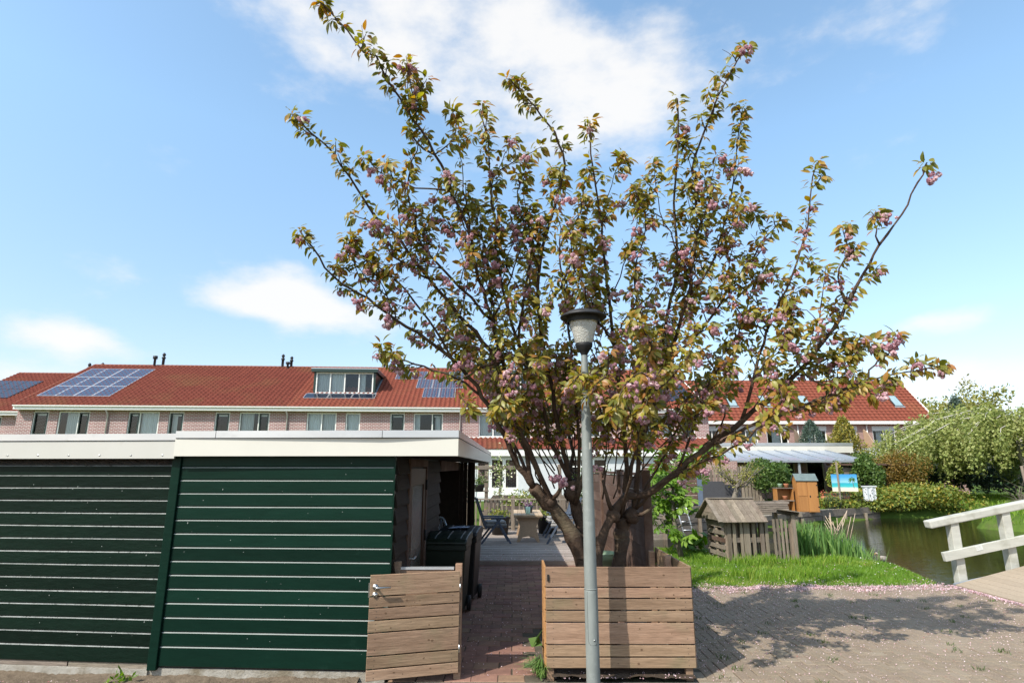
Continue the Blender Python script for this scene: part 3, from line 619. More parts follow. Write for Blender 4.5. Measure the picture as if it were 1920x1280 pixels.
# fixed panel behind the open gate
fp = empty('fence_panel', (-1.18,6.06,0)); tag(fp, 'short fixed wooden fence panel with metal top rail behind the open gate', 'fence')
plank_panel(fp, .60, .085, PAT, .0115, .022, 'wood')
mb = MB(); mb.box(0,-.02,1.0,.60,.022,1.022); mb.build('top_rail', M['alu'], fp)
for x in (.615,-.0):
    mb = MB(); mb.box(x,-.03,0,x+.068,.04,1.055 if x > 0 else 1.075); mb.build('post', M['wood'], fp, bevel=.006)
# ================================================================== PLANTER
pl = empty('board_planter', (.33,5.99,0)); tag(pl, 'low wooden board planter around the cherry tree behind the lamp post', 'planter')
PW = 1.435
plank_panel(pl, PW, .125, [x*.985 for x in PAT], .013, .022, 'wood', .002)
sd = empty('tmp_side', (0,0,0)); bpy.data.objects.remove(sd)
def side_boards(x, y0, y1, parent, z0=.125, m='wood_end'):
    z = z0
    for h in [q*.985 for q in PAT]:
        mb = MB(); mb.box(x-.011, y0, z, x+.011, y1, z+h); mb.build('side_board', M[m] , parent, bevel=.003); z += h+.013
side_boards(-.004, .016, .42, pl); side_boards(PW+.004, .016, 1.42, pl, m='wood')
for (x, y, h) in ((.04,.05,1.02),(PW-.06,.05,.95),(PW-.06,.62,1.05),(PW-.06,1.36,1.0),):
    mb = MB(); mb.box(x-.034,y-.034,0,x+.034,y+.034,h); mb.build('post', M['wood'], pl, bevel=.006)
mb = MB(); mb.box(.016,-.024,.905,.034,-.012,.965); mb.build('strike_plate', M['black'], pl)

# ================================================================== LAMP POST
lx, ly = .738, 5.70
lp = empty('street_lamp', (lx, ly, 0)); tag(lp, 'grey street lamp with cone lantern standing in front of the planter', 'street lamp')
mb = MB(); mb.lathe([(.063,-.1),(.0625,.56),(.0625,.885),(.0615,.89)], 28); mb.build('lower_post', M['lamp_grey'], lp)
mb = MB(); mb.lathe([(.0590,.888),(.0585,1.2),(.0525,2.0),(.044,2.7),(.0335,3.06),(.032,3.13)], 28); mb.build('upper_post', M['lamp_grey'], lp)
mb = MB(); mb.lathe([(.0632,.886),(.0638,.8855),(.0638,.893),(.060,.895)], 28); mb.build('collar', M['lamp_grey'], lp)
mb = MB()                                    # service hatch, slightly proud
for i in range(9):
    a0 = R(-150+i*13.5); 
hv = []; hf = []
nA, nZ = 9, 2
for j, (z, sh_) in enumerate(((.42,.55),(.44,.9),(.47,1),(.86,1))):
    for i in range(nA):
        a = R(-90)+R(40)*sh_*(i/(nA-1)*2-1); hv.append((.0645*math.cos(a), .0645*math.sin(a), z))
for j in range(3):
    for i in range(nA-1): hf.append((j*nA+i, j*nA+i+1, (j+1)*nA+i+1, (j+1)*nA+i))
mb = MB(); mb.add(hv, hf, True); mb.build('service_hatch', M['lamp_grey'], lp)
seam = [(.0648*math.cos(R(-90)+R(40)*q), .0648*math.sin(R(-90)+R(40)*q), z) for q, z in ((-1,.87),(-1,.47),(-.9,.44),(-.55,.42),(.55,.42),(.9,.44),(1,.47),(1,.87))]
mb = MB(); mb.tube(seam, .0014, 4); mb.build('hatch_seam', M['black'], lp)
mb = MB(); mb.tube([(.012,-.060,.46),(.012,-.0665,.46)], .008, 12); lk_ = mb.build('hatch_lock', M['steel'], lp)
mb = MB(); mb.tube([(.012,-.066,.46),(.012,-.0672,.46)], .004, 8); mb.build('lock_core', M['black'], lp)
M['sticker'] = mat('pale sticker', (.6,.58,.5), (.5,.48,.42), rough=.6)
mb = MB(); mb.add([(.05*math.cos(a)*1.0, .05*math.sin(a)-.004, z) for z in (2.17,2.235) for a in (R(-75),R(-58),R(-42))], [(0,1,4,3),(1,2,5,4)]); mb.build('sticker', M['sticker'], lp)
mb = MB(); mb.lathe([(.031,3.10),(.034,3.12),(.05,3.15),(.085,3.20),(.088,3.235),(.07,3.24)], 28); mb.build('lantern_base', M['black'], lp)
lant, t, p, out = new_mat('ribbed lantern plastic'); p.inputs['Base Color'].default_value = (.52,.51,.46,1); p.inputs['Roughness'].default_value = .25; p.inputs['Transmission Weight'].default_value = .25
tcn = t.nodes.new('ShaderNodeTexCoord'); vo = t.nodes.new('ShaderNodeTexVoronoi'); vo.inputs['Scale'].default_value = 75
bpn = t.nodes.new('ShaderNodeBump'); bpn.inputs['Strength'].default_value = .6; bpn.inputs['Distance'].default_value = .01; t.links.new(tcn.outputs['Object'], vo.inputs['Vector']); t.links.new(vo.outputs['Distance'], bpn.inputs['Height']); t.links.new(bpn.outputs[0], p.inputs['Normal'])
mb = MB(); mb.lathe([(.084,3.236),(.105,3.30),(.128,3.40),(.148,3.47),(.158,3.52)], 32); mb.build('diffuser', lant, lp)
mb = MB(); mb.lathe([(.165,3.45),(.170,3.515),(.176,3.53)], 32); mb.build('reflector_ring', M['black'], lp)
mb = MB(); mb.lathe([(.150,3.512),(.205,3.505),(.232,3.50),(.240,3.508),(.236,3.522),(.16,3.565),(.07,3.592),(.0,3.60)], 40); mb.build('lamp_cap', M['vent'], lp)

# ================================================================== WHEELED BINS
def wheelie_bin(loc, rz, m, lidm, label):
    e = empty('wheeled_bin', loc, rz); tag(e, label, 'bin', 'wheeled bins by the shed door')
    mb = MB(); vs = []
    for z, w, d0, d1 in ((.06,.235,-.20,.22),(.12,.24,-.225,.24),(.86,.285,-.30,.27),(.90,.295,-.31,.275),(.955,.295,-.31,.275)):
        vs += [(-w,d0,z),(w,d0,z),(w,d1,z),(-w,d1,z)]
    fs = [(3,2,1,0)]
    for r in range(4):
        for i in range(4): j = (i+1)%4; fs.append((r*4+i, r*4+j, (r+1)*4+j, (r+1)*4+i))
    mb.add(vs, fs); mb.build('bin_body', M[m], e, bevel=.018)
    mb = MB(); mb.box(-.305,-.325,.875,.305,-.305,.945); mb.build('rim', M[m], e, bevel=.008)
    mb = MB(); prof = [(-.345,.95),(-.345,.985),(-.30,1.02),(-.1,1.055),(.2,1.075),(.30,1.06),(.31,.96)]
    mb.prism(prof, 'x', -.308, .308); lid = mb.build('lid', M[lidm], e, bevel=.02)
    for x in (-.18,0,.18):
        mb = MB(); mb.prism([(-.30,1.018),(-.29,1.034),(-.1,1.068),(.15,1.084),(.16,1.06)], 'x', x-.045, x+.045); mb.build('lid_rib', M[lidm], lid, bevel=.008)
    for s_ in (-1,1):
        mb = MB(); mb.tube([(s_*.25,.24,.10),(s_*.295,.24,.10)], .10, 18); mb.build('wheel', M['black'], e)
    mb = MB(); mb.tube([(-.26,.29,.97),(-.26,.35,1.0),(.26,.35,1.0),(.26,.29,.97)], .014, 8); mb.build('handle', M[m], e)
    return e
wheelie_bin((-.90,8.48,.016), R(-4), 'bin_green', 'bin_green', 'dark green wheeled bin nearest the open gate')
wheelie_bin((-.80,9.32,.016), R(-6), 'bin_grey', 'bin_grey', 'blackish wheeled bin behind the green bin, newspaper on its lid')
mb = MB(); mb.add([(-.15,-.1,.0),(.16,-.12,.012),(.18,.1,.006),(-.12,.13,0),(.0,-.0,.02)], [(0,1,4),(1,2,4),(2,3,4),(3,0,4)]); o = mb.build('folded_paper', mat('blue and white print', (.10,.16,.34), (.75,.77,.8), scale=4, rough=.6), None, (-.83,9.25,1.083)); tag(o, 'crumpled blue and white paper lying on the blackish bin', 'paper')

# ================================================================== TALL BROWN FENCE (right of the tree)
bf = empty('board_fence', (1.72,7.55,0)); tag(bf, 'tall brown board fence running back from the planter', 'fence')
for k, y in enumerate((0,1.75,3.55,5.4)):
    mb = MB(); mb.box(-.055,y-.055,0,.055,y+.055,1.96); mb.build('post', M['brown_fence'], bf, bevel=.008)
    if k < 3:
        y1 = (1.75,3.55,5.4)[k]; z = .10
        while z < 1.84:
            mb = MB(); mb.box(-.014,y+.056,z,.014,y1-.056,z+.172); mb.build('board', M['brown_fence'], bf); z += .178
        mb = MB(); mb.box(-.035,y+.056,1.886,.035,y1-.056,1.925); mb.build('cap_rail', M['brown_fence'], bf)
# green pot beside the fence
gp = empty('plant_pot', (1.40,9.3,.02)); gp.scale = (1.15,1.15,1.38); tag(gp, 'pale green plant pot behind the cherry stems', 'pot')
mb = MB(); mb.lathe([(.0,0),(.13,0),(.185,.42),(.20,.425),(.205,.50),(.19,.50),(.18,.43),(.0,.42)], 24); mb.build('pot_body', M['pot_green'], gp)
# ================================================================== DECK FURNITURE
tb = empty('garden_table', (.42,15.3,.105)); tag(tb, 'rattan garden table with slatted top on the deck', 'table')
for i in range(7):
    mb = MB(); mb.box(-.375+i*.108,-.0,.655,-.375+i*.108+.102,1.9,.685); mb.build('slat', M['table_wood'], tb)
mb = MB(); mb.box(-.37,.02,.62,.37,1.88,.654); mb.build('apron', M['rattan'], tb)
for y in (.14,1.7):
    mb = MB(); mb.prism([(-.30,0),(-.235,0),(-.15,.12),(0,.15),(.15,.12),(.235,0),(.30,0),(.21,.38),(.30,.62),(-.30,.62),(-.21,.38)], 'y', y, y+.08); mb.build('leg_panel', M['rattan'], tb)
jr = empty('candle_jar', (.42,15.62,.792)); tag(jr, 'mint green jar on the garden table', 'jar')
mb = MB(); mb.lathe([(0,0),(.058,0),(.06,.02),(.06,.17),(.055,.175),(.05,.165),(0,.16)], 20); mb.build('jar_body', M['mint'], jr)
fpz = empty('flower_pot', (.45,16.1,.792)); tag(fpz, 'grey pot with purple flowers behind the mint jar', 'pot')
mb = MB(); mb.lathe([(0,0),(.09,0),(.13,.18),(.12,.18),(0,.16)], 18); mb.build('pot_body', M['bin_grey'], fpz)
C = np.random.default_rng(5).normal(size=(120,3))*[.07,.07,.035]+[0,0,.215]; v,f,a = leaves_mesh(C,.055,.8); o = soup('flowers', v, f, leaf_mat('pansy',[(0,(.30,.10,.26)),(.5,(.5,.3,.42)),(.7,(.09,.15,.03)),(1,(.12,.2,.04))]), fpz, a); tag(o, kind='stuff')
def recliner(loc, rz, label, cush=True):
    e = empty('folding_chair', loc, rz); tag(e, label, 'chair', 'blue folding chairs on the deck')
    # local: faces +x; seat centre 0
    for y in (-.27,.27):
        mb = MB(); mb.beam((-.34,y,0),(.16,y,.62),.028,.05); mb.build('leg', M['blue_chair'], e)
        mb = MB(); mb.beam((.42,y*.92,0),(.06,y*.92,.60),.028,.05); mb.build('leg', M['blue_chair'], e)
        mb = MB(); mb.bbox(-.30,y-.035,.615,.30,y+.035,.65,.01); mb.build('armrest', M['blue_chair'], e)
        mb = MB(); mb.beam((-.20,y*.9,.36),(-.46,y*.9,1.12),.03,.05); mb.build('back_rail', M['blue_chair'], e)
    for i in range(6):
        y = -.215+i*.086; mb = MB(); mb.beam((-.21,y,.40),(-.46,y,1.12),.072,.016,(1,0,.3)); mb.build('back_slat', M['blue_chair'], e)
    for i in range(6):
        x = -.20+i*.088; mb = MB(); mb.box(x,-.24,.395,x+.075,.24,.415); mb.build('seat_slat', M['blue_chair'], e)
    if cush:
        mb = MB(); mb.box(-.22,-.25,.42,.32,.25,.49); mb.build('cushion', M['cushion'], e, bevel=.03)
        mb = MB(); mb.box(-.20,-.24,.492,.30,.24,.55); mb.build('cushion', M['cushion'], e, bevel=.028)
    return e
recliner((-.48,15.35,.105), R(8), 'blue folding chair left of the garden table with grey cushions')
recliner((1.33,15.25,.105), R(172), 'blue folding chair right of the garden table, half hidden by the trunk')
recliner((1.30,16.6,.105), R(185), 'blue folding chair further back on the right of the table')
for (x,y,lab,s_) in ((-.35,17.2,'black round planter tub behind the left folding chair',.28),(1.05,17.5,'black planter tub with yellow flowers behind the right chairs',.33)):
    e = empty('planter_tub', (x,y,.105)); tag(e, lab, 'planter')
    mb = MB(); mb.lathe([(0,0),(s_*.8,0),(s_,.45),(s_*1.06,.46),(s_*1.06,.50),(s_*.95,.5),(0,.46)], 20); mb.build('tub', M['pot_dark'], e)
    C = np.random.default_rng(int(x*10+50)).normal(size=(260,3))*[.16,.16,.08]+[0,0,.55]; v,f,a = leaves_mesh(C,.07,.6); tag(soup('plants', v, f, M['hedge'], e, a), kind='stuff')
# balustrade
bl = empty('balustrade', (-1.6,18.35,.10)); tag(bl, 'weathered wooden balustrade at the back edge of the deck', 'balustrade')
for x in (0,1.63,3.2,4.6):
    mb = MB(); mb.box(x-.055,-.055,0,x+.055,.055,1.02); mb.build('post', M['grey_wood_v'], bl, bevel=.008)
mb = MB(); mb.box(-.4,-.06,.90,4.6,-.0,.945); mb.build('hand_rail', M['grey_wood'], bl)
mb = MB(); mb.box(-.4,-.04,.08,4.6,.0,.13); mb.build('bottom_rail', M['grey_wood'], bl)
x = -.33
while x < 4.5:
    if min(abs(x-q) for q in (0,1.63,3.2,4.6)) > .09:
        mb = MB(); mb.box(x-.022,.002,.05,x+.022,.03,.91); mb.build('baluster', M['grey_wood_v'], bl)
    x += .135
# pergola frame with climbing plant behind the balustrade
pg = empty('pergola', (-1.35,19.0,.0)); tag(pg, 'weathered wooden pergola frame with pale climbing flowers', 'pergola')
for x in (-.15,.52,2.9):
    mb = MB(); mb.box(x-.055,-.05,0,x+.055,.05,2.08); mb.build('post', M['grey_wood_v'], pg)
for z, x1 in ((1.92,1.75),(1.55,.6),(1.22,.6)):
    mb = MB(); mb.box(-.35,-.08,z,x1,-.05,z+.12 if z > 1.9 else z+.05); mb.build('rail', M['grey_wood'], pg)
rng = np.random.default_rng(11)
C = np.concatenate([rng.normal(size=(260,3))*[.10,.06,.55]+[.95,-.1,1.45], rng.normal(size=(160,3))*[.30,.06,.12]+[1.0,-.12,1.9], rng.normal(size=(180,3))*[.35,.08,.10]+[1.9,-.1,1.02], rng.normal(size=(160,3))*[.12,.05,.5]+[-.3,-.08,1.6]])
v,f,a = leaves_mesh(C,.075,.6,.3,seed=4); tag(soup('climber', v, f, M['white_flower'], pg, a), kind='stuff')
mb = MB(); mb.tube([(.95,-.05,0),(.93,-.06,.8),(1.0,-.06,1.9)], .03, 6); mb.tube([(1.75,-.05,0),(1.76,-.05,1.15)], .022, 6); mb.build('climber_stem', M['bark_grey'], pg)
hp = empty('hanging_pot', (-1.03,18.5,1.24)); tag(hp, 'dark hanging pot with green plant on the pergola', 'pot')
mb = MB(); mb.lathe([(0,0),(.12,0),(.16,.20),(.17,.21),(.16,.22),(0,.20)], 18); mb.build('pot_body', M['pot_dark'], hp)
C = rng.normal(size=(220,3))*[.10,.10,.09]+[0,0,.32]; v,f,a = leaves_mesh(C,.09,.3,seed=5); tag(soup('foliage', v, f, M['shrub'], hp, a), kind='stuff')

# ================================================================== PALLET PLAYHOUSE
ph = empty('pallet_playhouse', (4.66,12.95,-.02), R(7)); tag(ph, 'small grey playhouse of old pallets with pitched roof on the lawn', 'playhouse')
W1, D1, HW = .95, .85, .92
def slat(x0,y0,z0,x1,y1,z1,m='grey_wood_v',n='slat',par=None):
    mb = MB(); mb.box(x0,y0,z0,x1,y1,z1); return mb.build(n, M[m], par or ph)
# long wall of upright slats (pallet on its side), two layers
for i, (x, w, b) in enumerate(((.0,.09,0),(.13,.07,.16),(.30,.06,.10),(.38,.14,.0),(.58,.07,.12),(.76,.09,.0),(.88,.07,.02))):
    slat(x,-.02,b*.0,x+w,.0,HW-(.02*(i%3)))
for z in (.0+.42,.84,.03): slat(-.0,.0,z,W1,.035,z+.10,'grey_wood')
for i in range(5): slat(.06+i*.19,.12,.0,.13+i*.19,.14,HW)
# gable wall (faces left): upright posts and short horizontal slats
for y in (.0,.40,.80): slat(-.02,y,.0,.0,y+.09,HW)
for z in (.12,.27,.42,.57,.72): slat(-.045,.04,z,-.022,.86,z+.085,'brown_fence' if z==.42 else 'grey_wood')
for z in (.80,): slat(-.05,-.02,z,-.02,.88,z+.10,'grey_wood')
# far walls
for i in range(6): slat(.02+i*.17,D1-.02,.0,.12+i*.17,D1,HW)
for i in range(4): slat(W1-.02,.05+i*.21,.0,W1,.15+i*.21,HW)
# gable triangle boards
ZR = 1.30; ym = D1/2
for (z0,z1) in ((.88,1.02),(1.025,1.15),(1.155,1.27)):
    def yy(z): return (ym+.14)*(1-(z-.86)/(ZR-.86))
    mb = MB(); mb.prism([(ym-yy(z0),z0),(ym+yy(z0),z0),(ym+yy(z1),z1),(ym-yy(z1),z1)], 'x', -.16, -.135); mb.build('gable_board', M['grey_wood'], ph)
# roof planks down both slopes
RL = W1+.12
n = 9
for s_ in (-1,1):
    for i in range(n):
        x0 = -.18+i*RL/n; x1 = x0+RL/n-.006
        e0 = Vector((0, ym+s_*(ym+.16), .845)); r0 = Vector((0, ym, ZR)); d = (r0-e0); nrm = Vector((0,-d.z*s_,abs(d.y))).normalized()*.02
        nrm = Vector((0, s_*d.z, abs(d.y))).normalized()*.02
        vs = [(x0,e0.y,e0.z),(x1,e0.y,e0.z),(x1,r0.y,r0.z),(x0,r0.y,r0.z)]; vs += [(a, b+nrm.y, c+nrm.z) for a,b,c in vs]
        mb = MB(); mb.add(vs, [(0,1,2,3),(4,5,6,7),(0,1,5,4),(1,2,6,5),(2,3,7,6),(3,0,4,7)]); mb.build('roof_plank', M['grey_wood_v'], ph)
mb = MB(); mb.beam((-.20,ym-.0,ZR+.03),(RL-.16,ym,ZR+.03),.10,.02); mb.build('ridge_board', M['grey_wood'], ph)
mb = MB(); mb.beam((-.2,-.17,.865),(-.2,ym,ZR+.02),.025,.09,(1,0,0)); mb.build('barge_board', M['grey_wood'], ph)
mb = MB(); mb.beam((-.2,D1+.17,.865),(-.2,ym,ZR+.02),.025,.09,(1,0,0)); mb.build('barge_board', M['grey_wood'], ph)
# annex with flat roof on the right
for i in range(5): slat(W1+.12+i*.11,-.02+.03*i,.0,W1+.17+i*.11,.0+.03*i,.90,'grey_wood_v')
for z in (.38,.62,.14): slat(W1+.1,.14,z,W1+.66,.16,z+.08,'grey_wood')
slat(W1+.60,.02,.0,W1+.69,.10,.98); slat(W1+.60,.7,.0,W1+.69,.78,.98); slat(W1+.1,.75,.0,W1+.18,.8,.98)
for i in range(6):
    mb = MB(); mb.beam((W1-.04,.0+i*.145,1.16),(W1+.86,-.04+i*.145,1.03),.13,.02); mb.build('roof_plank', M['grey_wood'], ph)
mb = MB(); mb.beam((W1+.75,-.12,1.0),(W1+.75,.8,1.0),.05,.10); mb.build('roof_bearer', M['grey_wood'], ph)

# white ladder on the bank wall
ld = empty('ladder', (6.0,20.0,-.5)); tag(ld, 'white aluminium ladder hanging from the timber bank wall', 'ladder')
for x in (-.16,.16):
    mb = MB(); mb.tube([(x-.28,.35,1.25),(x-.22,.22,1.2),(x,.05,.0)], .022, 8); mb.build('side_rail', M['alu'], ld)
for z in (.15,.42,.69,.96):
    q = -.22*z/1.2; mb = MB(); mb.tube([(q-.16,.05+.17*z/1.2,z),(q+.16,.05+.17*z/1.2,z)], .016, 6); mb.build('rung', M['alu'], ld)

# orange tool cabinet
tcb = empty('tool_cabinet', (12.85,25.75,.10), R(-8)); tag(tcb, 'narrow orange wooden tool cabinet with grey felt roof on the far bank', 'cabinet')
mb = MB(); mb.box(-.42,-.28,0,.42,.28,1.30); mb.build('cabinet_body', M['orange_wood'], tcb)
mb = MB(); mb.prism([(-.30,1.30),(.30,1.30),(0,1.58)], 'x', -.42, .42); mb.build('gable', M['orange_wood'], tcb)
for s_ in (-1,1):
    mb = MB(); mb.beam((-.46,s_*.18,1.455),(.46,s_*.18,1.455),.44,.025,(0,s_*.68,.73)); mb.build('roof_panel', M['felt'], tcb)
mb = MB(); mb.box(.02,-.298,.03,.40,-.282,1.27); dd = mb.build('door', M['orange_wood'], tcb)
for z in (.2,.62,1.1):
    mb = MB(); mb.box(.36,-.305,z,.43,-.299,z+.05); mb.build('hinge', M['black'], dd)
mb = MB(); mb.box(-.40,-.298,.03,-.02,-.282,.66); mb.build('door', M['orange_wood'], tcb); mb = MB(); mb.box(-.40,-.298,.68,-.02,-.282,1.27); mb.build('door', M['orange_wood'], tcb)
mb = MB(); mb.box(.06,-.31,.62,.1,-.299,.70); mb.build('latch', M['black'], dd)
# open shelf with pots left of the cabinet
sf = empty('garden_shelf', (11.95,25.95,.10)); tag(sf, 'small open wooden shelf beside the orange cabinet', 'shelf')
for x in (-.36,.34): mb = MB(); mb.box(x,-.2,0,x+.03,.2,.98); mb.build('side', M['orange_wood'], sf)
for z in (.0,.45,.98): mb = MB(); mb.box(-.38,-.22,z,.39,.22,z+.03); mb.build('shelf_board', M['grey_wood'], sf)
mb = MB(); mb.box(-.36,.18,.03,.36,.2,.97); mb.build('back', M['orange_wood'], sf)
for i,(x,z,m_,lab) in enumerate(((-.12,1.0,'pot_green','small green pot on top of the open shelf'),(.15,1.0,'terracotta','small red pot on top of the open shelf'),(.05,.48,'terracotta','terracotta pot standing inside the open shelf'))):
    mb = MB(); mb.lathe([(0,0),(.07,0),(.10,.14),(.105,.17),(.09,.17),(0,.14)], 14); o = mb.build('plant_pot', M[m_], None, (11.95+x,25.9,.11+z)); tag(o, lab, 'pot')
mb = MB(); mb.lathe([(0,0),(.14,0),(.2,.34),(.22,.36),(.2,.4),(0,.36)], 16); tag(mb.build('plant_pot', M['terracotta'], None, (9.35,25.0,.12)), 'terracotta pot in front of the upright plank fence', 'pot')
# beach picture banner
bn, t, p, out = new_mat('beach print'); nn = t.nodes; lk = t.links.new; p.inputs['Roughness'].default_value = .5
tcn = nn.new('ShaderNodeTexCoord'); sp = nn.new('ShaderNodeSeparateXYZ'); lk(tcn.outputs['Object'], sp.inputs[0])
nzb = nn.new('ShaderNodeTexNoise'); nzb.inputs['Scale'].default_value = 3; lk(tcn.outputs['Object'], nzb.inputs['Vector'])
hh = nn.new('ShaderNodeMath'); hh.operation = 'MULTIPLY_ADD'; hh.inputs[1].default_value = .08; hh.inputs[2].default_value = 0.0; lk(nzb.outputs['Fac'], hh.inputs[0])
h2 = nn.new('ShaderNodeMath'); h2.operation = 'ADD'; lk(sp.outputs[2], h2.inputs[0]); lk(hh.outputs[0], h2.inputs[1])
cr = nn.new('ShaderNodeValToRGB'); lk(h2.outputs[0], cr.inputs[0]); e = cr.color_ramp.elements
for ps, c in ((0,(.75,.68,.5)),(.18,(.78,.72,.58)),(.27,(.05,.50,.50)),(.42,(.03,.38,.47)),(.46,(.30,.60,.72)),(.7,(.08,.36,.66)),(.95,(.02,.22,.55))):
    if ps == 0: e[0].position = 0; e[0].color = rgba(c)
    elif ps == .95: e[-1].position = ps; e[-1].color = rgba(c)
    else: q = e.new(ps); q.color = rgba(c)
lk(cr.outputs[0], p.inputs['Base Color'])
bb = empty('beach_banner', (15.9,28.0,.86)); tag(bb, 'beach picture banner with blue sea and palm hung on the far terrace', 'banner')
mb = MB(); mb.box(-.62,-.01,0,.60,.01,.80); mb.build('banner_cloth', bn, bb)
M['print_green'] = mat('printed palm green', (.04,.13,.03), (.09,.2,.04), scale=8, rough=.6)
M['print_trunk'] = mat('printed palm trunk', (.16,.10,.05), rough=.6)
pm = MB()
for k in range(9):
    a = R(-40+k*32); ln = random.uniform(.16,.24); c = Vector((.36,-.0125,.56)); d = Vector((math.cos(a),0,math.sin(a)*.8-.25)).normalized(); s2 = Vector((-d.z,0,d.x))
    pm.add([c, c+d*ln*.5+s2*.03, c+d*ln+Vector((0,0,-.05)), c+d*ln*.5-s2*.03], [(0,1,2,3)])
pm.build('printed_palm', M['print_green'], bb, fixn=False)
pm = MB(); pm.add([(.40,-.0122,.16),(.43,-.0122,.16),(.375,-.0122,.56),(.355,-.0122,.56)], [(0,1,2,3)]); pm.build('printed_trunk', M['print_trunk'], bb, fixn=False)
for x in (-.36,):
    mb = MB(); mb.box(x,-.06,-.85,x+.07,-.02,1.4); mb.build('pole', M['grey_wood_v'], bb)
# white spotted cloth next to the banner
sc = empty('spotted_cloth', (17.15,28.2,.42)); tag(sc, 'white cloth with dark spots right of the beach banner', 'cloth')
mb = MB()
vs = []; fs = []
for i in range(13):
    for j in range(2): vs.append((-.32+i*.053, .025*math.sin(i*1.3), .62*j))
for i in range(12): fs.append((i*2,(i+1)*2,(i+1)*2+1,i*2+1))
mb.add(vs, fs, True); mb.build('cloth', M['white_panel'], sc, fixn=False)
mb = MB()
for i in range(16):
    x = -.26+.52*random.random(); z = .06+.5*random.random(); r = .022; mb.add([(x+r*math.cos(a),-.032,z+r*math.sin(a)) for a in np.linspace(0,6.283,7)[:-1]], [tuple(range(6))])
mb.build('spots', M['vent'], sc, fixn=False)
mb = MB(); mb.box(-.36,-.03,.64,.36,.03,.70); mb.build('rail', M['white_panel'], sc)
# low wire fence and red flower pots
wf = empty('garden_fence', (14.2,26.75,.1), R(33)); tag(wf, 'low dark wire garden fence between cabinet and hedge', 'fence')
for i in range(16): mb = MB(); mb.tube([(i*.14,0,0),(i*.14,0,.72)], .009, 4); mb.build('bar', M['green_frame'], wf)
for z in (.08,.68): mb = MB(); mb.tube([(0,0,z),(2.1,0,z)], .012, 4); mb.build('rail', M['green_frame'], wf)
for k,(x,y) in enumerate(((14.9,28.1),(15.5,28.3),(16.1,28.4))):
    e = empty('flower_box', (x,y,.45)); tag(e, ('left','middle','right')[k]+' one of three red flower pots below the beach banner', 'pot', 'flower pots below the banner')
    mb = MB(); mb.lathe([(0,0),(.12,0),(.16,.2),(.14,.2),(0,.18)], 12); mb.build('pot_body', M['terracotta'], e)
    C = rng.normal(size=(70,3))*[.12,.1,.07]+[0,0,.28]; v,f,a = leaves_mesh(C,.09,.7,seed=k); tag(soup('flowers', v, f, leaf_mat('red flower',[(0,(.5,.06,.04)),(.4,(.5,.15,.1)),(.6,(.1,.17,.04)),(1,(.15,.2,.05))]), e, a), kind='stuff')
mb = MB(); mb.box(14.3,28.5,.1,17.0,28.6,.46); tag(mb.build('garden_wall', M['brick_right']), 'low brick garden wall under the red flower pots', 'wall')
# upright plank fence behind the apple tree
uf = empty('plank_fence', (8.7,26.6,.1)); tag(uf, 'pale upright plank fence behind the pruned apple tree', 'fence')
for i in range(17):
    h = random.uniform(1.7,1.95); mb = MB(); mb.box(i*.155,-.015,0,i*.155+.115,.015,h); mb.build('plank', M['grey_wood_v'], uf)
for z in (.4,1.45): mb = MB(); mb.box(-.05,.016,z,2.7,.05,z+.08); mb.build('rail', M['grey_wood'], uf)
# stack of planks
sp_ = empty('plank_stack', (9.3,24.3,.1)); tag(sp_, 'stack of weathered planks behind the playhouse roof', 'planks')
for i in range(6): mb = MB(); mb.box(random.uniform(-.1,.1),0,i*.085,2.1+random.uniform(-.15,.15),.5,i*.085+.07); mb.build('plank', M['grey_wood'], sp_)
# dark slatted screen and blue grey post
ds = empty('slat_screen', (5.0,22.5,.56)); tag(ds, 'dark slatted garden screen behind the young chestnut', 'screen')
for i in range(10): mb = MB(); mb.box(0,-.012,.1+i*.15,2.1,.012,.22+i*.15); mb.build('slat', M['brown_fence'], ds)
mb = MB(); mb.box(2.1,-.06,0,2.28,.06,1.75); mb.build('post', mat('blue grey post', (.12,.15,.20), rough=.5), ds)
# lounge furniture with dark backs
for k,(x,y,w,lab) in enumerate(((8.0,25.0,.95,'dark wicker lounge chair near the red brick corner'),(9.15,25.6,.7,'second grey wicker lounge chair further right'))):
    e = empty('lounge_chair', (x,y,.56 if k==0 else .4)); tag(e, lab, 'chair')
    mb = MB(); mb.prism([(-.3,0),(.3,0),(.3,.38),(-.12,.38),(-.22,.85),(-.34,.85)], 'x', 0, w); mb.build('shell', mat('dark wicker', (.08,.08,.085), (.05,.05,.055), scale=40, rough=.8), e)
    mb = MB(); mb.box(.05,-.12,.385,w-.05,.28,.47); mb.build('seat_cushion', M['cushion'], e, bevel=.03)
# wooden shed / screen at far right by the hedge
wsd = empty('plank_shed', (18.6,31.2,.1)); tag(wsd, 'weathered plank shed with flat roof behind the green climber', 'shed')
for i in range(9): mb = MB(); mb.box(-.9,-.02,i*.21,1.0,.0,i*.21+.2); mb.build('plank', M['grey_wood'], wsd)
mb = MB(); mb.box(-1.1,-.25,1.98,2.5,1.2,2.08); mb.build('roof', M['brown_fence'], wsd)
mb = MB(); mb.box(-.9,.0,0,1.8,1.0,1.96); mb.build('core', M['dark_wood'], wsd)

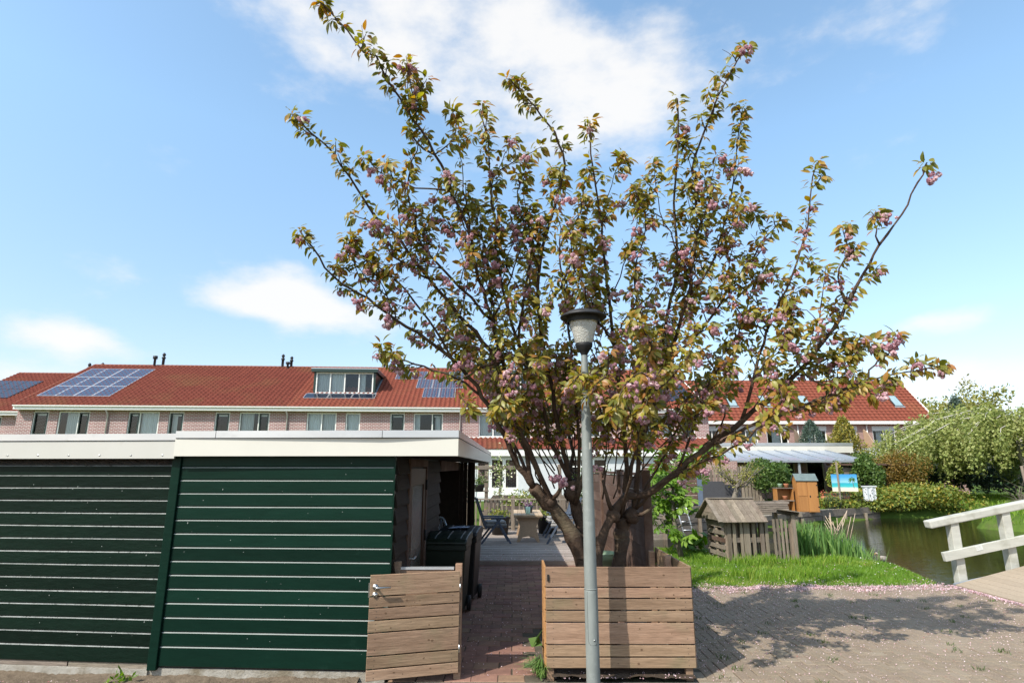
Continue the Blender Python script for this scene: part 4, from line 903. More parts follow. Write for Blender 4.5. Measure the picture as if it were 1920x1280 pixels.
# ================================================================== FOOTBRIDGE
br = empty('footbridge', (7.62,9.0,0)); tag(br, 'wooden footbridge with white railings rising to the right', 'bridge')
SL = math.tan(R(14.5))
def bz(x): return SL*x - .010*x*x*1.2
x = 0; k = 0
pwid = .145
while x < 5.2:
    z0, z1 = bz(x), bz(x+pwid-.006); mb = MB()
    mb.add([(x,-3.2,z0),(x+pwid-.006,-3.2,z1),(x+pwid-.006,1.44,z1),(x,1.44,z0),(x,-3.2,z0-.045),(x+pwid-.006,-3.2,z1-.045),(x+pwid-.006,1.44,z1-.045),(x,1.44,z0-.045)],
           [(0,1,2,3),(7,6,5,4),(0,4,5,1),(1,5,6,2),(2,6,7,3),(3,7,4,0)]); mb.build('deck_plank', M['bridge_deck'], br, (0,0,.03)); x += pwid
for y in (1.30,-3.1):
    mb = MB(); mb.beam((-.2,y,-.16),(5.2,y,bz(5.2)-.16),.14,.26); mb.build('girder', M['vent'], br)
mb = MB(); mb.add([(-.0,1.445,.04),(5.2,1.445,bz(5.2)+.04),(5.2,1.50,bz(5.2)+.04),(0,1.50,.04),(0,1.445,-.10),(5.2,1.445,bz(5.2)-.1),(5.2,1.5,bz(5.2)-.1),(0,1.5,-.1)], [(0,1,2,3),(7,6,5,4),(0,4,5,1),(1,5,6,2),(2,6,7,3),(3,7,4,0)]); mb.build('edge_strip', M['lead'], br)
ry = 1.60
for x in (.22,1.16,2.15,3.2):
    mb = MB(); mb.box(x-.075,ry-.07,bz(x)-.35,x+.075,ry+.07,bz(x)+.98); mb.build('post', M['white_wood'], br, bevel=.008)
mb = MB(); mb.beam((-.24,ry-.02,1.00),(5.0,ry-.02,1.00+bz(5.0)+.03),.17,.13); mb.build('hand_rail', M['white_wood'], br, bevel=.02)
mb = MB(); mb.beam((-.10,ry-.11,.47),(5.0,ry-.11,.47+bz(5.0)),.07,.15); lr = mb.build('lower_rail', M['white_wood'], br, bevel=.006)
# worn white plate with faint letter strokes on the lower rail
px = .52; pz = .47+bz(px)+.10*.25
mb = MB(); mb.box(-.06,-.004,-.042,.06,0,.042); plate = mb.build('sign_plate', mat('worn white plate', (.66,.66,.62), (.5,.5,.47), scale=20, rough=.6), br, (px, ry-.147, .492+SL*px), (0,-R(14.0),0))
mk = MB()
for (a,b) in (((-.045,-.028),(-.045,.024)),((-.045,.024),(-.025,-.028)),((-.025,-.028),(-.025,.024)),((-.008,-.026),(-.008,.022)),((.006,.022),(.006,-.026)),((.006,.022),(.028,.022)),((.006,0),(.022,0)),((.022,0),(.04,-.026))):
    mk.beam((a[0],-.0048,a[1]),(b[0],-.0048,b[1]),.0035,.001,(0,1,0))
mk.build('plate_marks', mat('faint grey print', (.42,.42,.4), rough=.7), plate)
# ================================================================== HOUSES
M['tile'] = mat('red clay roof tile', (.20,.058,.040), (.135,.038,.028), scale=3.5, rough=.85, spec=.10, bump=.2, bscale=20, rand=.05, c3=(.17,.10,.045), scale3=.45, thr3=(.50,.70), f3=.38, detail=8)
M['tile_new'] = mat('brighter red roof tile', (.245,.076,.050), (.18,.052,.036), scale=3.5, rough=.85, spec=.10, bump=.2, bscale=20, rand=.05, c3=(.22,.10,.05), scale3=.5, thr3=(.52,.70), f3=.4, detail=8)
M['tile_right'] = mat('orange red roof tile', (.25,.075,.047), (.185,.054,.036), scale=3, rough=.85, spec=.10, rand=.05, c3=(.30,.15,.07), scale3=.5, thr3=(.55,.75), f3=.4)
M['ridge'] = mat('ridge tile', (.24,.085,.05), (.17,.075,.04), scale=6, rough=.8)
def tile_mesh(width, slope_len, ntx, courses, amp, lift, m, name):
    """pantile field: x across, y up the slope, z out of the roof"""
    seg = 6; nx_ = ntx*seg+1; xs = np.linspace(0, width, nx_); ph = (np.arange(nx_) % seg)/seg
    prof = np.where(ph < .62, np.sin(ph/.62*math.pi)*amp, -np.sin((ph-.62)/.38*math.pi)*amp*.45)
    V = []; F = []; b = 0; h = slope_len/courses
    for c in range(courses):
        y0, y1 = c*h, (c+1)*h+.03
        j = (np.random.rand(nx_//seg+2)-.5)*.012; jj = j[np.arange(nx_)//seg]
        r0 = np.stack([xs, np.full(nx_, y0)-.004, prof*.0-.02], 1); r1 = np.stack([xs, np.full(nx_, y0)+jj*.6, prof+lift+jj*.5], 1); r2 = np.stack([xs, np.full(nx_, y1), prof], 1)
        V += [r0, r1, r2]; i = np.arange(nx_-1)
        for r in (0, 1): F.append(np.stack([b+r*nx_+i, b+r*nx_+i+1, b+(r+1)*nx_+i+1, b+(r+1)*nx_+i], 1))
        b += 3*nx_
    V = np.concatenate(V); F = np.concatenate(F)
    o = soup(name, V, F, m); me = o.data; bpy.data.objects.remove(o); return me
def window(parent, x0, x1, z0, z1, y, splits=(), frame='white_frame', dark=None, curtain=None, fw=.075, name='window'):
    """window set in a wall opening; y is the outside wall face (negative = towards viewer)"""
    mb = MB(); d0, d1 = y+.05, y+.14
    mb.box(x0,d0,z0,x0+fw,d1,z1); mb.box(x1-fw,d0,z0,x1,d1,z1); mb.box(x0+fw,d0,z1-fw,x1-fw,d1,z1); mb.box(x0+fw,d0,z0,x1-fw,d1,z0+fw)
    xs = [x0+fw]
    for s_ in splits: mb.box(s_-fw*.45,d0+.002,z0+fw,s_+fw*.45,d1-.002,z1-fw); xs += [s_-fw*.45, s_+fw*.45]
    xs.append(x1-fw); w = mb.build(name, M[frame], parent)
    for i in range(0, len(xs), 2):
        a, b = xs[i], xs[i+1]
        k = i//2
        if dark is not None and k in dark:
            sm = MB(); f2 = .065; e0, e1 = d0-.03, d0+.05
            sm.box(a,e0,z0+fw,a+f2,e1,z1-fw); sm.box(b-f2,e0,z0+fw,b,e1,z1-fw); sm.box(a+f2,e0,z1-fw-f2,b-f2,e1,z1-fw); sm.box(a+f2,e0,z0+fw,b-f2,e1,z0+fw+f2); sm.build('sash', M['green_frame'], w)
            sm = MB(); sm.box(a+f2,d1+.01,z1-fw-.17,b-f2,d1+.03,z1-fw-.04); sm.build('blind_box', M['white_frame'], w)
            a += f2; b -= f2
        g = MB(); g.add([(a,d0+.045,z0+fw),(b,d0+.045,z0+fw),(b,d0+.045,z1-fw),(a,d0+.045,z1-fw)], [(0,1,2,3)]); g.build('pane', M['glass'], w, fixn=False)
        if curtain and curtain[k % len(curtain)]:
            c = curtain[k % len(curtain)]; n = max(8, int((b-a)*c/.02)); cb = MB(); vs = []; fs = []
            ca, cbx = (a, a+(b-a)*c) if random.random() < .5 else (b-(b-a)*c, b)
            for q in range(n+1):
                x = ca+(cbx-ca)*q/n
                for zz in (z0, z1-.03): vs.append((x, d1+.10+.022*math.sin(q*1.15)+.008*math.sin(q*.4), zz))
            for q in range(n): fs.append((q*2,(q+1)*2,(q+1)*2+1,q*2+1))
            cb.add(vs, fs, True); cb.build('curtain', M['curtain'], w, fixn=False)
    return w
def wall_holes(mb, x0, x1, z0, z1, holes, y0, y1):
    x = x0
    for (a, b, c, d) in sorted(holes):
        if a > x: mb.box(x,y0,z0,a,y1,z1)
        if c > z0: mb.box(a,y0,z0,b,y1,c)
        if d < z1: mb.box(a,y0,d,b,y1,z1)
        x = b
    if x < x1: mb.box(x,y0,z0,x1,y1,z1)
ZE, ZR_, YR, HW_ = 5.56, 9.02, 6.1, 5.2
OV = .38
slope = math.hypot(YR+OV, ZR_-ZE); ang = math.atan2(ZR_-ZE, YR+OV)
TILE = tile_mesh(HW_, slope, 18, 22, .058, .085, M['tile'], 'roof_tiles')
def on_roof(o, x, s, h=0, ey=-OV, ez=ZE, a=None):   # place an object in roof coordinates
    a = ang if a is None else a
    o.location = (x, ey+s*math.cos(a)-h*math.sin(a), ez+s*math.sin(a)+h*math.cos(a)); o.rotation_euler = (a,0,0); return o
def solar(parent, x, s, w, h, m, rim='alu', cells=True, rw=.03):
    mb = MB(); mb.box(0,0,0,w,h,.035); p_ = on_roof(mb.build('solar_panel', M[rim], parent), x, s, .075)
    g = MB(); g.box(rw,rw,.0355,w-rw,h-rw,.039); g.build('cells', M[m], p_)
    if cells:
        ln = MB(); n = 6
        for i in range(1, n): ln.add([(w*i/n-.004,.03,.0405),(w*i/n+.004,.03,.0405),(w*i/n+.004,h-.03,.0405),(w*i/n-.004,h-.03,.0405)], [(0,1,2,3)])
        ln.build('cell_lines', M['alu'], p_, fixn=False)
    return p_
def vent_pipe(parent, x, y, z, h, kind):
    mb = MB()
    if kind: mb.lathe([(.09,0),(.09,h*.55),(.13,h*.56),(.13,h*.66),(.085,h*.68),(.085,h*.8),(.12,h*.82),(.10,h*.92),(.04,h),(0,h)], 12)
    else: mb.lathe([(.08,0),(.08,h*.7),(.15,h*.72),(.15,h*.97),(0,h)], 12)
    mb.build('roof_vent', M['vent'], parent, (x,y,z))
def terrace_house(e, pipe_right, wins, verge_l=False, verge_r=False, ext=False, dormer=None, seed=0, newtiles=False):
    random.seed(seed)
    # windows given as distance from the shared pipe side
    def X(d): return HW_-d if pipe_right else d
    holes = []
    for (d0,d1,z0,z1,kind) in wins: a, b = sorted((X(d0),X(d1))); holes.append((a,b,z0,z1))
    gh = [(.7,3.9,.5,2.45)] if not ext else []
    mb = MB(); wall_holes(mb, 0, HW_, 2.75, ZE-.13, holes, 0, .28); wall_holes(mb, 0, HW_, -.1, 2.75, gh, 0, .28)
    mb.box(0,11.9,-.1,HW_,12.2,ZE); mb.box(0,.28,-.1,.12,11.9,ZE); mb.box(HW_-.12,.28,-.1,HW_,11.9,ZE)
    mb.build('wall', M['brick'], e)
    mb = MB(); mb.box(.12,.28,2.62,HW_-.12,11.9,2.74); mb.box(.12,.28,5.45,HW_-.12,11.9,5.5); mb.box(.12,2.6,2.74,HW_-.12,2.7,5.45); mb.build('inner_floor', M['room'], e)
    # gable triangles close the loft
    mb = MB()
    for x in (0.0, HW_-.1): mb.prism([(.0,ZE-.1),(12.2,ZE-.1),(YR,ZR_-.1)], 'x', x, x+.1)
    mb.build('gable', M['brick'], e)
    for (a,b,z0,z1), w in zip(holes, [(w[4]) for w in wins]): pass
    for (d0,d1,z0,z1,kind) in wins:
        a, b = sorted((X(d0),X(d1)))
        if kind == 'single': window(e,a,b,z0,z1,0,(), dark=(0,), curtain=(random.choice((0,0,.5)),))
        elif kind == 'singlew': window(e,a,b,z0,z1,0,(), curtain=(1,))
        elif kind == 'double': sp_x = a+(b-a)*(.64 if not pipe_right else .64); window(e,a,b,z0,z1,0,(sp_x,), dark=(1,), curtain=(random.choice((1,.7,.45,.3)),random.choice((0,0,.8))))
        elif kind == 'double_l': sp_x = a+(b-a)*.36; window(e,a,b,z0,z1,0,(sp_x,), dark=(0,), curtain=(0,1))
        else: window(e,a,b,z0,z1,0,((a+b)/2,), curtain=(1,1))
    # roof: tiles, underside, ridge, gutter board
    t_ = obj_from('roof_tiles', TILE, e); on_roof(t_, 0, 0, .0); tag(t_, kind='stuff')
    if newtiles: t_.material_slots[0].link = 'OBJECT'; t_.material_slots[0].material = M['tile_new']
    mb = MB(); mb.add([(0,-OV,ZE-.06),(HW_,-OV,ZE-.06),(HW_,YR,ZR_-.06),(0,YR,ZR_-.06),(0,2*YR+OV,ZE-.06),(HW_,2*YR+OV,ZE-.06)], [(0,1,2,3),(3,2,5,4)]); mb.build('roof_deck', M['ridge'], e)
    x = 0
    while x < HW_-.01:
        rt = MB(); n = 5; vs = []; w = .325
        for xx, r in ((0,.125),(w,.110)):
            for k in range(n+1): a_ = math.pi*k/n; vs.append((xx, r*math.cos(a_), r*math.sin(a_)*.85))
        rt.add(vs, [(k,k+1,n+2+k,n+1+k) for k in range(n)], True); rt.build('ridge_tile', M['ridge'], e, (x,YR,ZR_-.015), fixn=False); x += .325
    mb = MB(); mb.box(0,-OV-.03,ZE-.28,HW_,-OV+.0,ZE-.055); mb.box(0,-OV+.0,ZE-.28,HW_,-.002,ZE-.25); mb.build('gutter_board', M['white_frame'], e)
    mb = MB(); mb.box(0,-OV-.13,ZE-.09,HW_,-OV-.032,ZE-.03); mb.build('gutter', M['white_frame'], e)
    if pipe_right:
        mb = MB(); mb.tube([(HW_-.04,-OV+.05,ZE-.28),(HW_-.04,-.07,ZE-.55),(HW_-.04,-.07,0)], .045, 8); mb.build('downpipe', M['pipe'], e)
    for s_, on in ((0,verge_l),(1,verge_r)):
        if on:
            x = -.06 if s_ == 0 else HW_+.0
            mb = MB(); mb.box(x,0,-.15,x+.06,slope,.07); o = mb.build('verge_board', M['white_frame'] if s_ else M['ridge'], e); on_roof(o, 0, 0, 0)
            mb = MB(); mb.prism([(0,ZE-.2),(12.2,ZE-.2),(YR,ZR_-.05)], 'x', x if s_ else -.02, x+.03 if s_ else 0); mb.build('gable_face', M['brick'], e)
    if ext:
        lx0, lx1 = 0.0, HW_
        em = MB(); wall_holes(em, 0, HW_, -.1, 2.62, [(1.0,3.4,.35,2.5)], -1.7, -1.5); em.box(0,-1.5,-.1,.15,0,2.62); em.box(HW_-.15,-1.5,-.1,HW_,0,2.62); em.build('extension_wall', M['white_panel'], e)
        mb = MB(); mb.box(-.02,-1.98,2.62,HW_+.02,-1.94,3.0); mb.box(0,-1.94,2.62,HW_,-1.5,2.66); mb.build('extension_fascia', M['white_frame'], e)
        a2 = math.atan2(.72,2.0); o = obj_from('extension_tiles', TILE_EXT, e); tag(o, kind='stuff'); on_roof(o, 0, 0, .01, -2.0, 3.02, a2)
        mb = MB(); mb.add([(0,-2,2.98),(HW_,-2,2.98),(HW_,0,3.70),(0,0,3.70)], [(0,1,2,3)]); mb.build('extension_roof_deck', M['ridge'], e)
        mb = MB(); mb.box(0,-.03,3.70,HW_,.0-.003,3.80); mb.build('flashing', M['white_frame'], e)
        w = MB(); fw = .09
        for (a,b) in ((1.0,1.8),(1.8,2.6),(2.6,3.4)):
            w.box(a+.002,-1.66,.35,a+fw,-1.56,2.5); w.box(b-fw,-1.66,.35,b-.002,-1.56,2.5); w.box(a+fw,-1.66,2.4,b-fw,-1.56,2.5); w.box(a+fw,-1.66,.35,b-fw,-1.56,.85); w.box(a+fw,-1.66,1.98,b-fw,-1.56,2.06)
        dw = w.build('french_doors', M['white_frame'], e)
        for (a,b) in ((1.0,1.8),(1.8,2.6),(2.6,3.4)):
            g = MB(); g.add([(a+fw,-1.61,.85),(b-fw,-1.61,.85),(b-fw,-1.61,2.4),(a+fw,-1.61,2.4)], [(0,1,2,3)]); g.build('pane', M['glass'], dw, fixn=False)
        hm = MB(); hm.box(2.53,-1.70,1.25,2.56,-1.66,1.45); hm.build('handle', M['vent'], dw)
    if dormer:
        x0, x1, s0, s1, rowp = dormer
        yb, zb = -OV+s0*math.cos(ang), ZE+s0*math.sin(ang); zt = ZE+s1*math.sin(ang)+.05; yt = -OV+s1*math.cos(ang)
        dm = empty('tmp'); bpy.data.objects.remove(dm)
        mb = MB()
        mb.box(x0,yb-.02,zb,x0+.14,yb+.1,zt-.2); mb.box(x1-.14,yb-.02,zb,x1,yb+.1,zt-.2)
        mb.prism([(yb+.1,zb),(yb+.1,zt-.2),(yt+.1,zt-.2)], 'x', x0+.01, x0+.05); mb.prism([(yb+.1,zb),(yb+.1,zt-.2),(yt+.1,zt-.2)], 'x', x1-.05, x1-.01)
        do = mb.build('dormer', M['green_frame'], e)
        mb = MB(); mb.box(x0-.14,yb-.22,zt-.2,x1+.14,yt+.15,zt-.0); mb.build('dormer_roof', M['green_frame'], do)
        mb = MB(); mb.box(x0-.15,yb-.23,zt+.0,x1+.15,yt+.2,zt+.045); mb.build('dormer_trim', M['zinc'], do)
        w_ = window(e, x0+.141, x1-.141, zb+.05, zt-.21, yb-.06, [x0+.14+(x1-x0-.28)*k/4 for k in (1,2,3)], curtain=(1,1,0,.45), fw=.08, name='dormer_window')
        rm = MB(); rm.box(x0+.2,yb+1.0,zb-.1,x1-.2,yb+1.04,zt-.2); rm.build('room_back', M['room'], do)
        lf = MB(); lf.box(0,0,.03,.10,(s1-s0)+.1,.06); o = lf.build('lead_flashing', M['lead'], e); on_roof(o, x1+.0, s0-.15, .03)
        lf = MB(); lf.box(x0-.3,0,.03,x1+.1,.22,.05); o = lf.build('lead_apron', M['lead'], e); on_roof(o, 0, s0-.24, .03)
        for i in range(rowp):
            pw_ = (x1-x0+.5)/rowp
            mb = MB(); mb.box(0,0,0,pw_-.03,.74,.06); o = on_roof(mb.build('solar_collector', M['alu'], e), x0-.32+i*pw_, s0-1.0, .08)
            g = MB(); g.box(.03,.03,.0605,pw_-.06,.71,.064); g.build('collector_glass', M['panel_dark'], o)
TILE_EXT = tile_mesh(HW_, math.hypot(2.0,.72), 18, 7, .05, .045, M['tile'], 'extension_tiles')
ROW0 = Vector((-29.1,33.6,0)); RT = .063; rrot = math.atan(RT); rd = Vector((math.cos(rrot), math.sin(rrot), 0))
STD = [(1.10,2.88,3.78,5.22,'double'),(3.42,4.30,3.78,5.22,'single')]
specs = {0:dict(label='left end terraced house of the main row with twelve blue solar panels'),
 1:dict(label='terraced house right of the twelve solar panels, plain tiled roof'),
 2:dict(label='terraced house with plain roof just left of the green dormer'),
 3:dict(label='terraced house with wide dark green dormer and solar collectors below it'),
 4:dict(label='terraced house right of the green dormer with stepped solar panels'),
 5:dict(label='terraced house with white french doors behind the garden table'),
 6:dict(label='terraced house wholly behind the cherry tree crown'),
 7:dict(label='right end terraced house of the main row with black solar panels')}
for k in range(8):
    loc = ROW0+rd*(HW_*k); e = empty('terraced_house', loc, rrot); tag(e, specs[k]['label'], 'house', 'main terrace of brick houses')
    wins = [list(w) for w in STD]
    if k == 1: wins[0][4] = 'double_l'
    if k == 3: wins[0][4] = 'white'; wins[1][4] = 'singlew'
    if k == 5: wins[0][4] = 'white'
    terrace_house(e, k % 2 == 0, wins, verge_l=(k==0), verge_r=(k==7), ext=(k >= 5), dormer={3:(.95,4.85,2.05,5.35,3),5:(1.7,4.6,2.05,5.35,0)}.get(k), seed=20+k, newtiles=(k >= 3))
    if k == 0:
        for i in range(4):
            for j in range(3): solar(e, .45+i*1.06, 1.15+j*1.72, 1.045, 1.705, 'panel_blue', cells=False, rw=.05)
        vent_pipe(e, 4.15,YR-.25,ZR_-.15,.85,0); vent_pipe(e, 4.6,YR,ZR_,.95,1)
    if k == 2: vent_pipe(e, 2.55,YR-.05,ZR_,.95,1); vent_pipe(e, 3.0,YR-.3,ZR_-.25,.6,0); vent_pipe(e, 3.15,YR,ZR_,.8,1)
    if k == 4:
        for (x,s) in ((.55,4.75),(1.62,4.75),(2.15,3.05),(3.2,3.05),(2.7,1.35),(3.75,1.35),(4.2,4.75),(4.2,3.05)): solar(e, x, s, 1.03, 1.66, 'panel_blue')
        vent_pipe(e, .1,YR-.3,ZR_-.2,.9,1)
    if k == 3: vent_pipe(e, 4.6,YR,ZR_,.7,0)
    if k == 7:
        for (x,s) in ((2.6,1.0),(3.7,1.0),(2.6,2.75),(3.7,2.75)): solar(e, x, s, 1.05, 1.7, 'panel_dark', 'vent', False)
# second row at the far left, set back
for k,lab in enumerate(('set-back terraced house behind the left end of the main row','far left terraced house with black solar panels, cut by the picture edge')):
    e = empty('terraced_house', Vector((-29.4,37.7,0))+rd*(-HW_*(k+1)+2.3), rrot); tag(e, lab, 'house', 'set-back terrace at the left edge')
    wins = [list(w) for w in STD]
    terrace_house(e, k == 1, wins, verge_r=(k==0), seed=50+k)
    if k == 1:
        for i in range(3):
            for j in range(2): solar(e, .0+i*1.05, 2.0+j*1.72, 1.03, 1.68, 'panel_dark', 'vent', False)
    else:
        vent_pipe(e, .1,YR-.4,ZR_-.2,1.0,1); vent_pipe(e, 1.0,YR-.3,ZR_-.15,1.0,1)
# ------------------------------------------------ right row, steeper roof
ZE2, ZR2, YR2, W2 = 5.5, 9.15, 3.3, 5.4
sl2 = math.hypot(YR2+.3, ZR2-ZE2); ang2 = math.atan2(ZR2-ZE2, YR2+.3)
TILE2 = tile_mesh(W2, sl2, 15, 14, .035, .075, M['tile_right'], 'roof_tiles')
RIGHT_END = 33.1; YB2 = 45.0
labs = ['right end house of the far row with one skylight and white gable edge','far row house second from the right with two skylights','far row house third from the right above the flat roof extension','far row house fourth from the right, half behind cherry branches','far row house fifth from the right behind the cherry crown']
for k in range(5):
    e = empty('terraced_house', (RIGHT_END-W2*(k+1), YB2, 0)); tag(e, labs[k], 'house', 'far right terrace of brick houses'); random.seed(80+k)
    holes = [(.5,2.3,3.3,5.1),(3.0,4.7,3.3,5.1)]
    mb = MB(); wall_holes(mb, 0, W2, 2.7, ZE2-.1, holes, 0, .28); mb.box(0,0,-.1,W2,.28,2.7); mb.box(0,6.3,-.1,W2,6.6,ZE2); mb.box(0,.28,-.1,.12,6.3,ZE2); mb.box(W2-.12,.28,-.1,W2,6.3,ZE2); mb.build('wall', M['brick_right'], e)
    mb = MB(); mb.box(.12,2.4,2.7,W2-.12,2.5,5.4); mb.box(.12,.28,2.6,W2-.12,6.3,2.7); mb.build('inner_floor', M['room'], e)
    for j, h in enumerate(holes): window(e, h[0],h[1],h[2],h[3],0,(h[0]+(h[1]-h[0])*(.68 if j else .5),), curtain=(random.choice((0,.6)),random.choice((0,.8)))); mb = MB(); mb.box(h[0]-.02,-.03,4.75,h[1]+.02,-.003,5.12); mb.build('lintel_panel', M['grey_panel'], e)
    t_ = obj_from('roof_tiles', TILE2, e); on_roof(t_, 0, 0, 0, -.3, ZE2, ang2); tag(t_, kind='stuff')
    mb = MB(); mb.add([(0,-.3,ZE2-.06),(W2,-.3,ZE2-.06),(W2,YR2,ZR2-.06),(0,YR2,ZR2-.06),(0,6.9,ZE2-.06),(W2,6.9,ZE2-.06)], [(0,1,2,3),(3,2,5,4)]); mb.build('roof_deck', M['ridge'], e)
    mb = MB(); mb.tube([(0,YR2,ZR2-.02),(W2,YR2,ZR2-.02)], .10, 8); mb.build('ridge_tiles', M['tile_right'], e)
    mb = MB(); mb.box(0,-.42,ZE2-.24,W2,-.3,ZE2-.01); mb.box(0,-.3,ZE2-.24,W2,-.002,ZE2-.2); mb.build('gutter_board', M['white_frame'], e)
    mb = MB(); mb.tube([(.06,-.06,ZE2-.2),(.06,-.06,0)], .05, 8); mb.build('downpipe', M['white_frame'], e)
    for x in {0:(3.15,),1:(1.1,3.9),2:(.6,3.3),3:(1.5,),4:(2.5,)}[k]:
        mb = MB(); mb.box(0,0,0,.72,1.35,.08); o = on_roof(mb.build('skylight', M['vent'], e), x, 1.7, .03, -.3, ZE2, ang2)
        g = MB(); g.box(.06,.06,.081,.66,1.29,.086); g.build('skylight_glass', mat('skylight glass', (.30,.40,.42), rough=.03, spec=1.0), o)
        g = MB(); g.box(-.04,-.14,.01,.76,-.002,.06); g.build('flashing', M['lead'], o)
    # balcony parapet and divider on the flat extension
    mb = MB(); mb.box(0,-2.6,2.5,W2,-2.5,3.35); mb.build('parapet', M['grey_panel'], e)
    mb = MB(); mb.box(0,-2.5,-.1,W2,-.003,2.62); mb.build('ground_floor', M['brick_right'], e)
    mb = MB(); mb.prism([(-1.9,3.0),(-.1,3.0),(-.1,4.9),(-.6,4.6),(-1.3,3.7),(-1.9,3.4)], 'x', W2-.3, W2-.24); mb.build('divider', M['rattan'] if k % 2 else M['grey_wood_v'], e)
    if k == 0:
        mb = MB(); mb.box(W2,0,-.12,W2+.08,sl2,.10); o = mb.build('verge_board', M['white_frame'], e); on_roof(o, 0, 0, 0, -.3, ZE2, ang2)
        mb = MB(); mb.prism([(0,ZE2-.2),(6.6,ZE2-.2),(YR2,ZR2-.05)], 'x', W2, W2+.04); mb.build('gable_face', M['brick_right'], e)
        ch = MB(); 
        for i in range(5): ch.box(W2-1.9,-2.2,3.5+i*.1,W2-1.2,-2.16,3.56+i*.1)
        ch.build('balcony_bench', M['dark_wood'], e)
# ------------------------------------------------ flat-roofed extension with glass canopy
ex = empty('house_extension', (13.6,36.0,0)); tag(ex, 'flat roofed brick extension with white roof edge and glass canopy', 'house')
EW = 8.9
mb = MB(); wall_holes(mb, -1.6, EW-1.5, -.1, 2.9, [(3.0,3.9,.9,2.35),(4.6,5.7,.1,2.35)], 0, .25); mb.box(EW-1.75,.25,-.1,EW-1.5,5,2.9); mb.box(-1.6,4.8,-.1,EW-1.5,5,2.9); mb.build('wall', M['brick_right'], ex)
mb = MB(); mb.box(-1.75,-.15,2.86,EW-1.38,5,3.42); mb.build('roof_edge', M['cream'], ex)
mb = MB(); mb.box(-1.78,-.18,3.30,EW-1.35,-.152,3.46); mb.build('roof_trim', M['zinc'], ex)
M['olive_frame'] = mat('pale yellow window frame', (.50,.47,.30), rough=.5)
window(ex, 3.0,3.9,.9,2.35,0,(),frame='olive_frame'); window(ex,4.6,5.7,.1,2.35,0,(),frame='olive_frame')
cg, t, p, out = new_mat('canopy polycarbonate'); p.inputs['Base Color'].default_value = (.27,.31,.37,1); p.inputs['Roughness'].default_value = .16; p.inputs['Specular IOR Level'].default_value = .7
for i in range(7):
    x0 = -1.5+i*1.04; mb = MB(); mb.add([(x0+.03,-4.0,2.36),(x0+1.01,-4.0,2.36),(x0+1.01,-.16,3.0),(x0+.03,-.16,3.0),(x0+.03,-4.0,2.33),(x0+1.01,-4.0,2.33),(x0+1.01,-.16,2.97),(x0+.03,-.16,2.97)], [(0,1,2,3),(7,6,5,4),(0,4,5,1),(1,5,6,2),(2,6,7,3),(3,7,4,0)]); mb.build('canopy_sheet', cg, ex)
for i in range(8):
    x0 = -1.5+i*1.04; mb = MB(); mb.beam((x0,-4.0,2.36),(x0,-.16,3.0),.055,.09); mb.build('canopy_rib', M['vent'] if 0 else M['lead'], ex)
mb = MB(); mb.box(-1.6,-4.1,2.25,5.9,-4.0,2.36); mb.build('canopy_gutter', M['lead'], ex)
for x in (-1.4,2.2,5.75): mb = MB(); mb.box(x-.05,-4.0,0,x+.05,-3.9,2.3); mb.build('canopy_post', M['lead'], ex)
lt = empty('garden_ornament', (20.1,35.6,1.5)); tag(lt, 'pale bird house hung on the brick extension wall', 'bird house')
mb = MB(); mb.box(-.13,-.1,0,.13,.1,.3); mb.prism([(-.19,.3),(.19,.3),(0,.48)], 'y', -.14, .12); mb.build('box', M['mint'], lt)
# lit-from-outside brick wall corner behind the tall shrubs (left end of extension)
gw = empty('garden_wall', (8.6,31.0,.0)); tag(gw, 'red brick garden wall with white corner post behind the apple tree', 'wall')
mb = MB(); mb.box(0,0,0,3.4,.22,2.3); mb.build('brickwork', M['brick_right'], gw)
mb = MB(); mb.box(-.12,-.03,0,-.002,.25,2.45); mb.build('corner_post', M['white_frame'], gw)
# ================================================================== VEGETATION
rng = np.random.default_rng(21)
def blob_points(n, c, r, shell=.55, seed=0, lumps=9, squash=1):
    """points through lumpy crown volume, denser near the outside"""
    g = np.random.default_rng(seed); c = np.array(c, float); r = np.array(r, float)
    L_ = g.normal(size=(lumps,3)); L_ /= np.linalg.norm(L_,axis=1)[:,None]; L_[:,2] = np.abs(L_[:,2])*1.1-.25
    lc = L_*r*.62; lr = g.uniform(.38,.62,lumps)
    k = g.integers(0,lumps,n); d = g.normal(size=(n,3)); d /= np.linalg.norm(d,axis=1)[:,None]
    rad = (shell+(1-shell)*g.random(n)**.6)[:,None]
    return c+lc[k]+d*r*lr[k][:,None]*rad
def plant(name, label, cat, base, C, size, m, aspect=.55, droop=0., up=.3, trunk=None, group=None, seed=0, barkm='bark_grey'):
    e = empty(name, base); tag(e, label, cat, group); b = np.array(base)
    V, F, a = leaves_mesh(C-b, size, aspect, droop, up, seed)
    o = soup('crown' if 'tree' in name or 'conifer' in name or 'birch' in name else 'foliage', V, F, M[m], e, a); tag(o, kind='stuff')
    if trunk:
        mb = MB()
        for pts, rr in trunk: mb.tube([Vector(p_)-Vector(base) for p_ in pts], rr, 7)
        mb.build('trunk', M[barkm], e)
    return e
def filt(C, zmin=-.3): return C[C[:,2] > zmin]
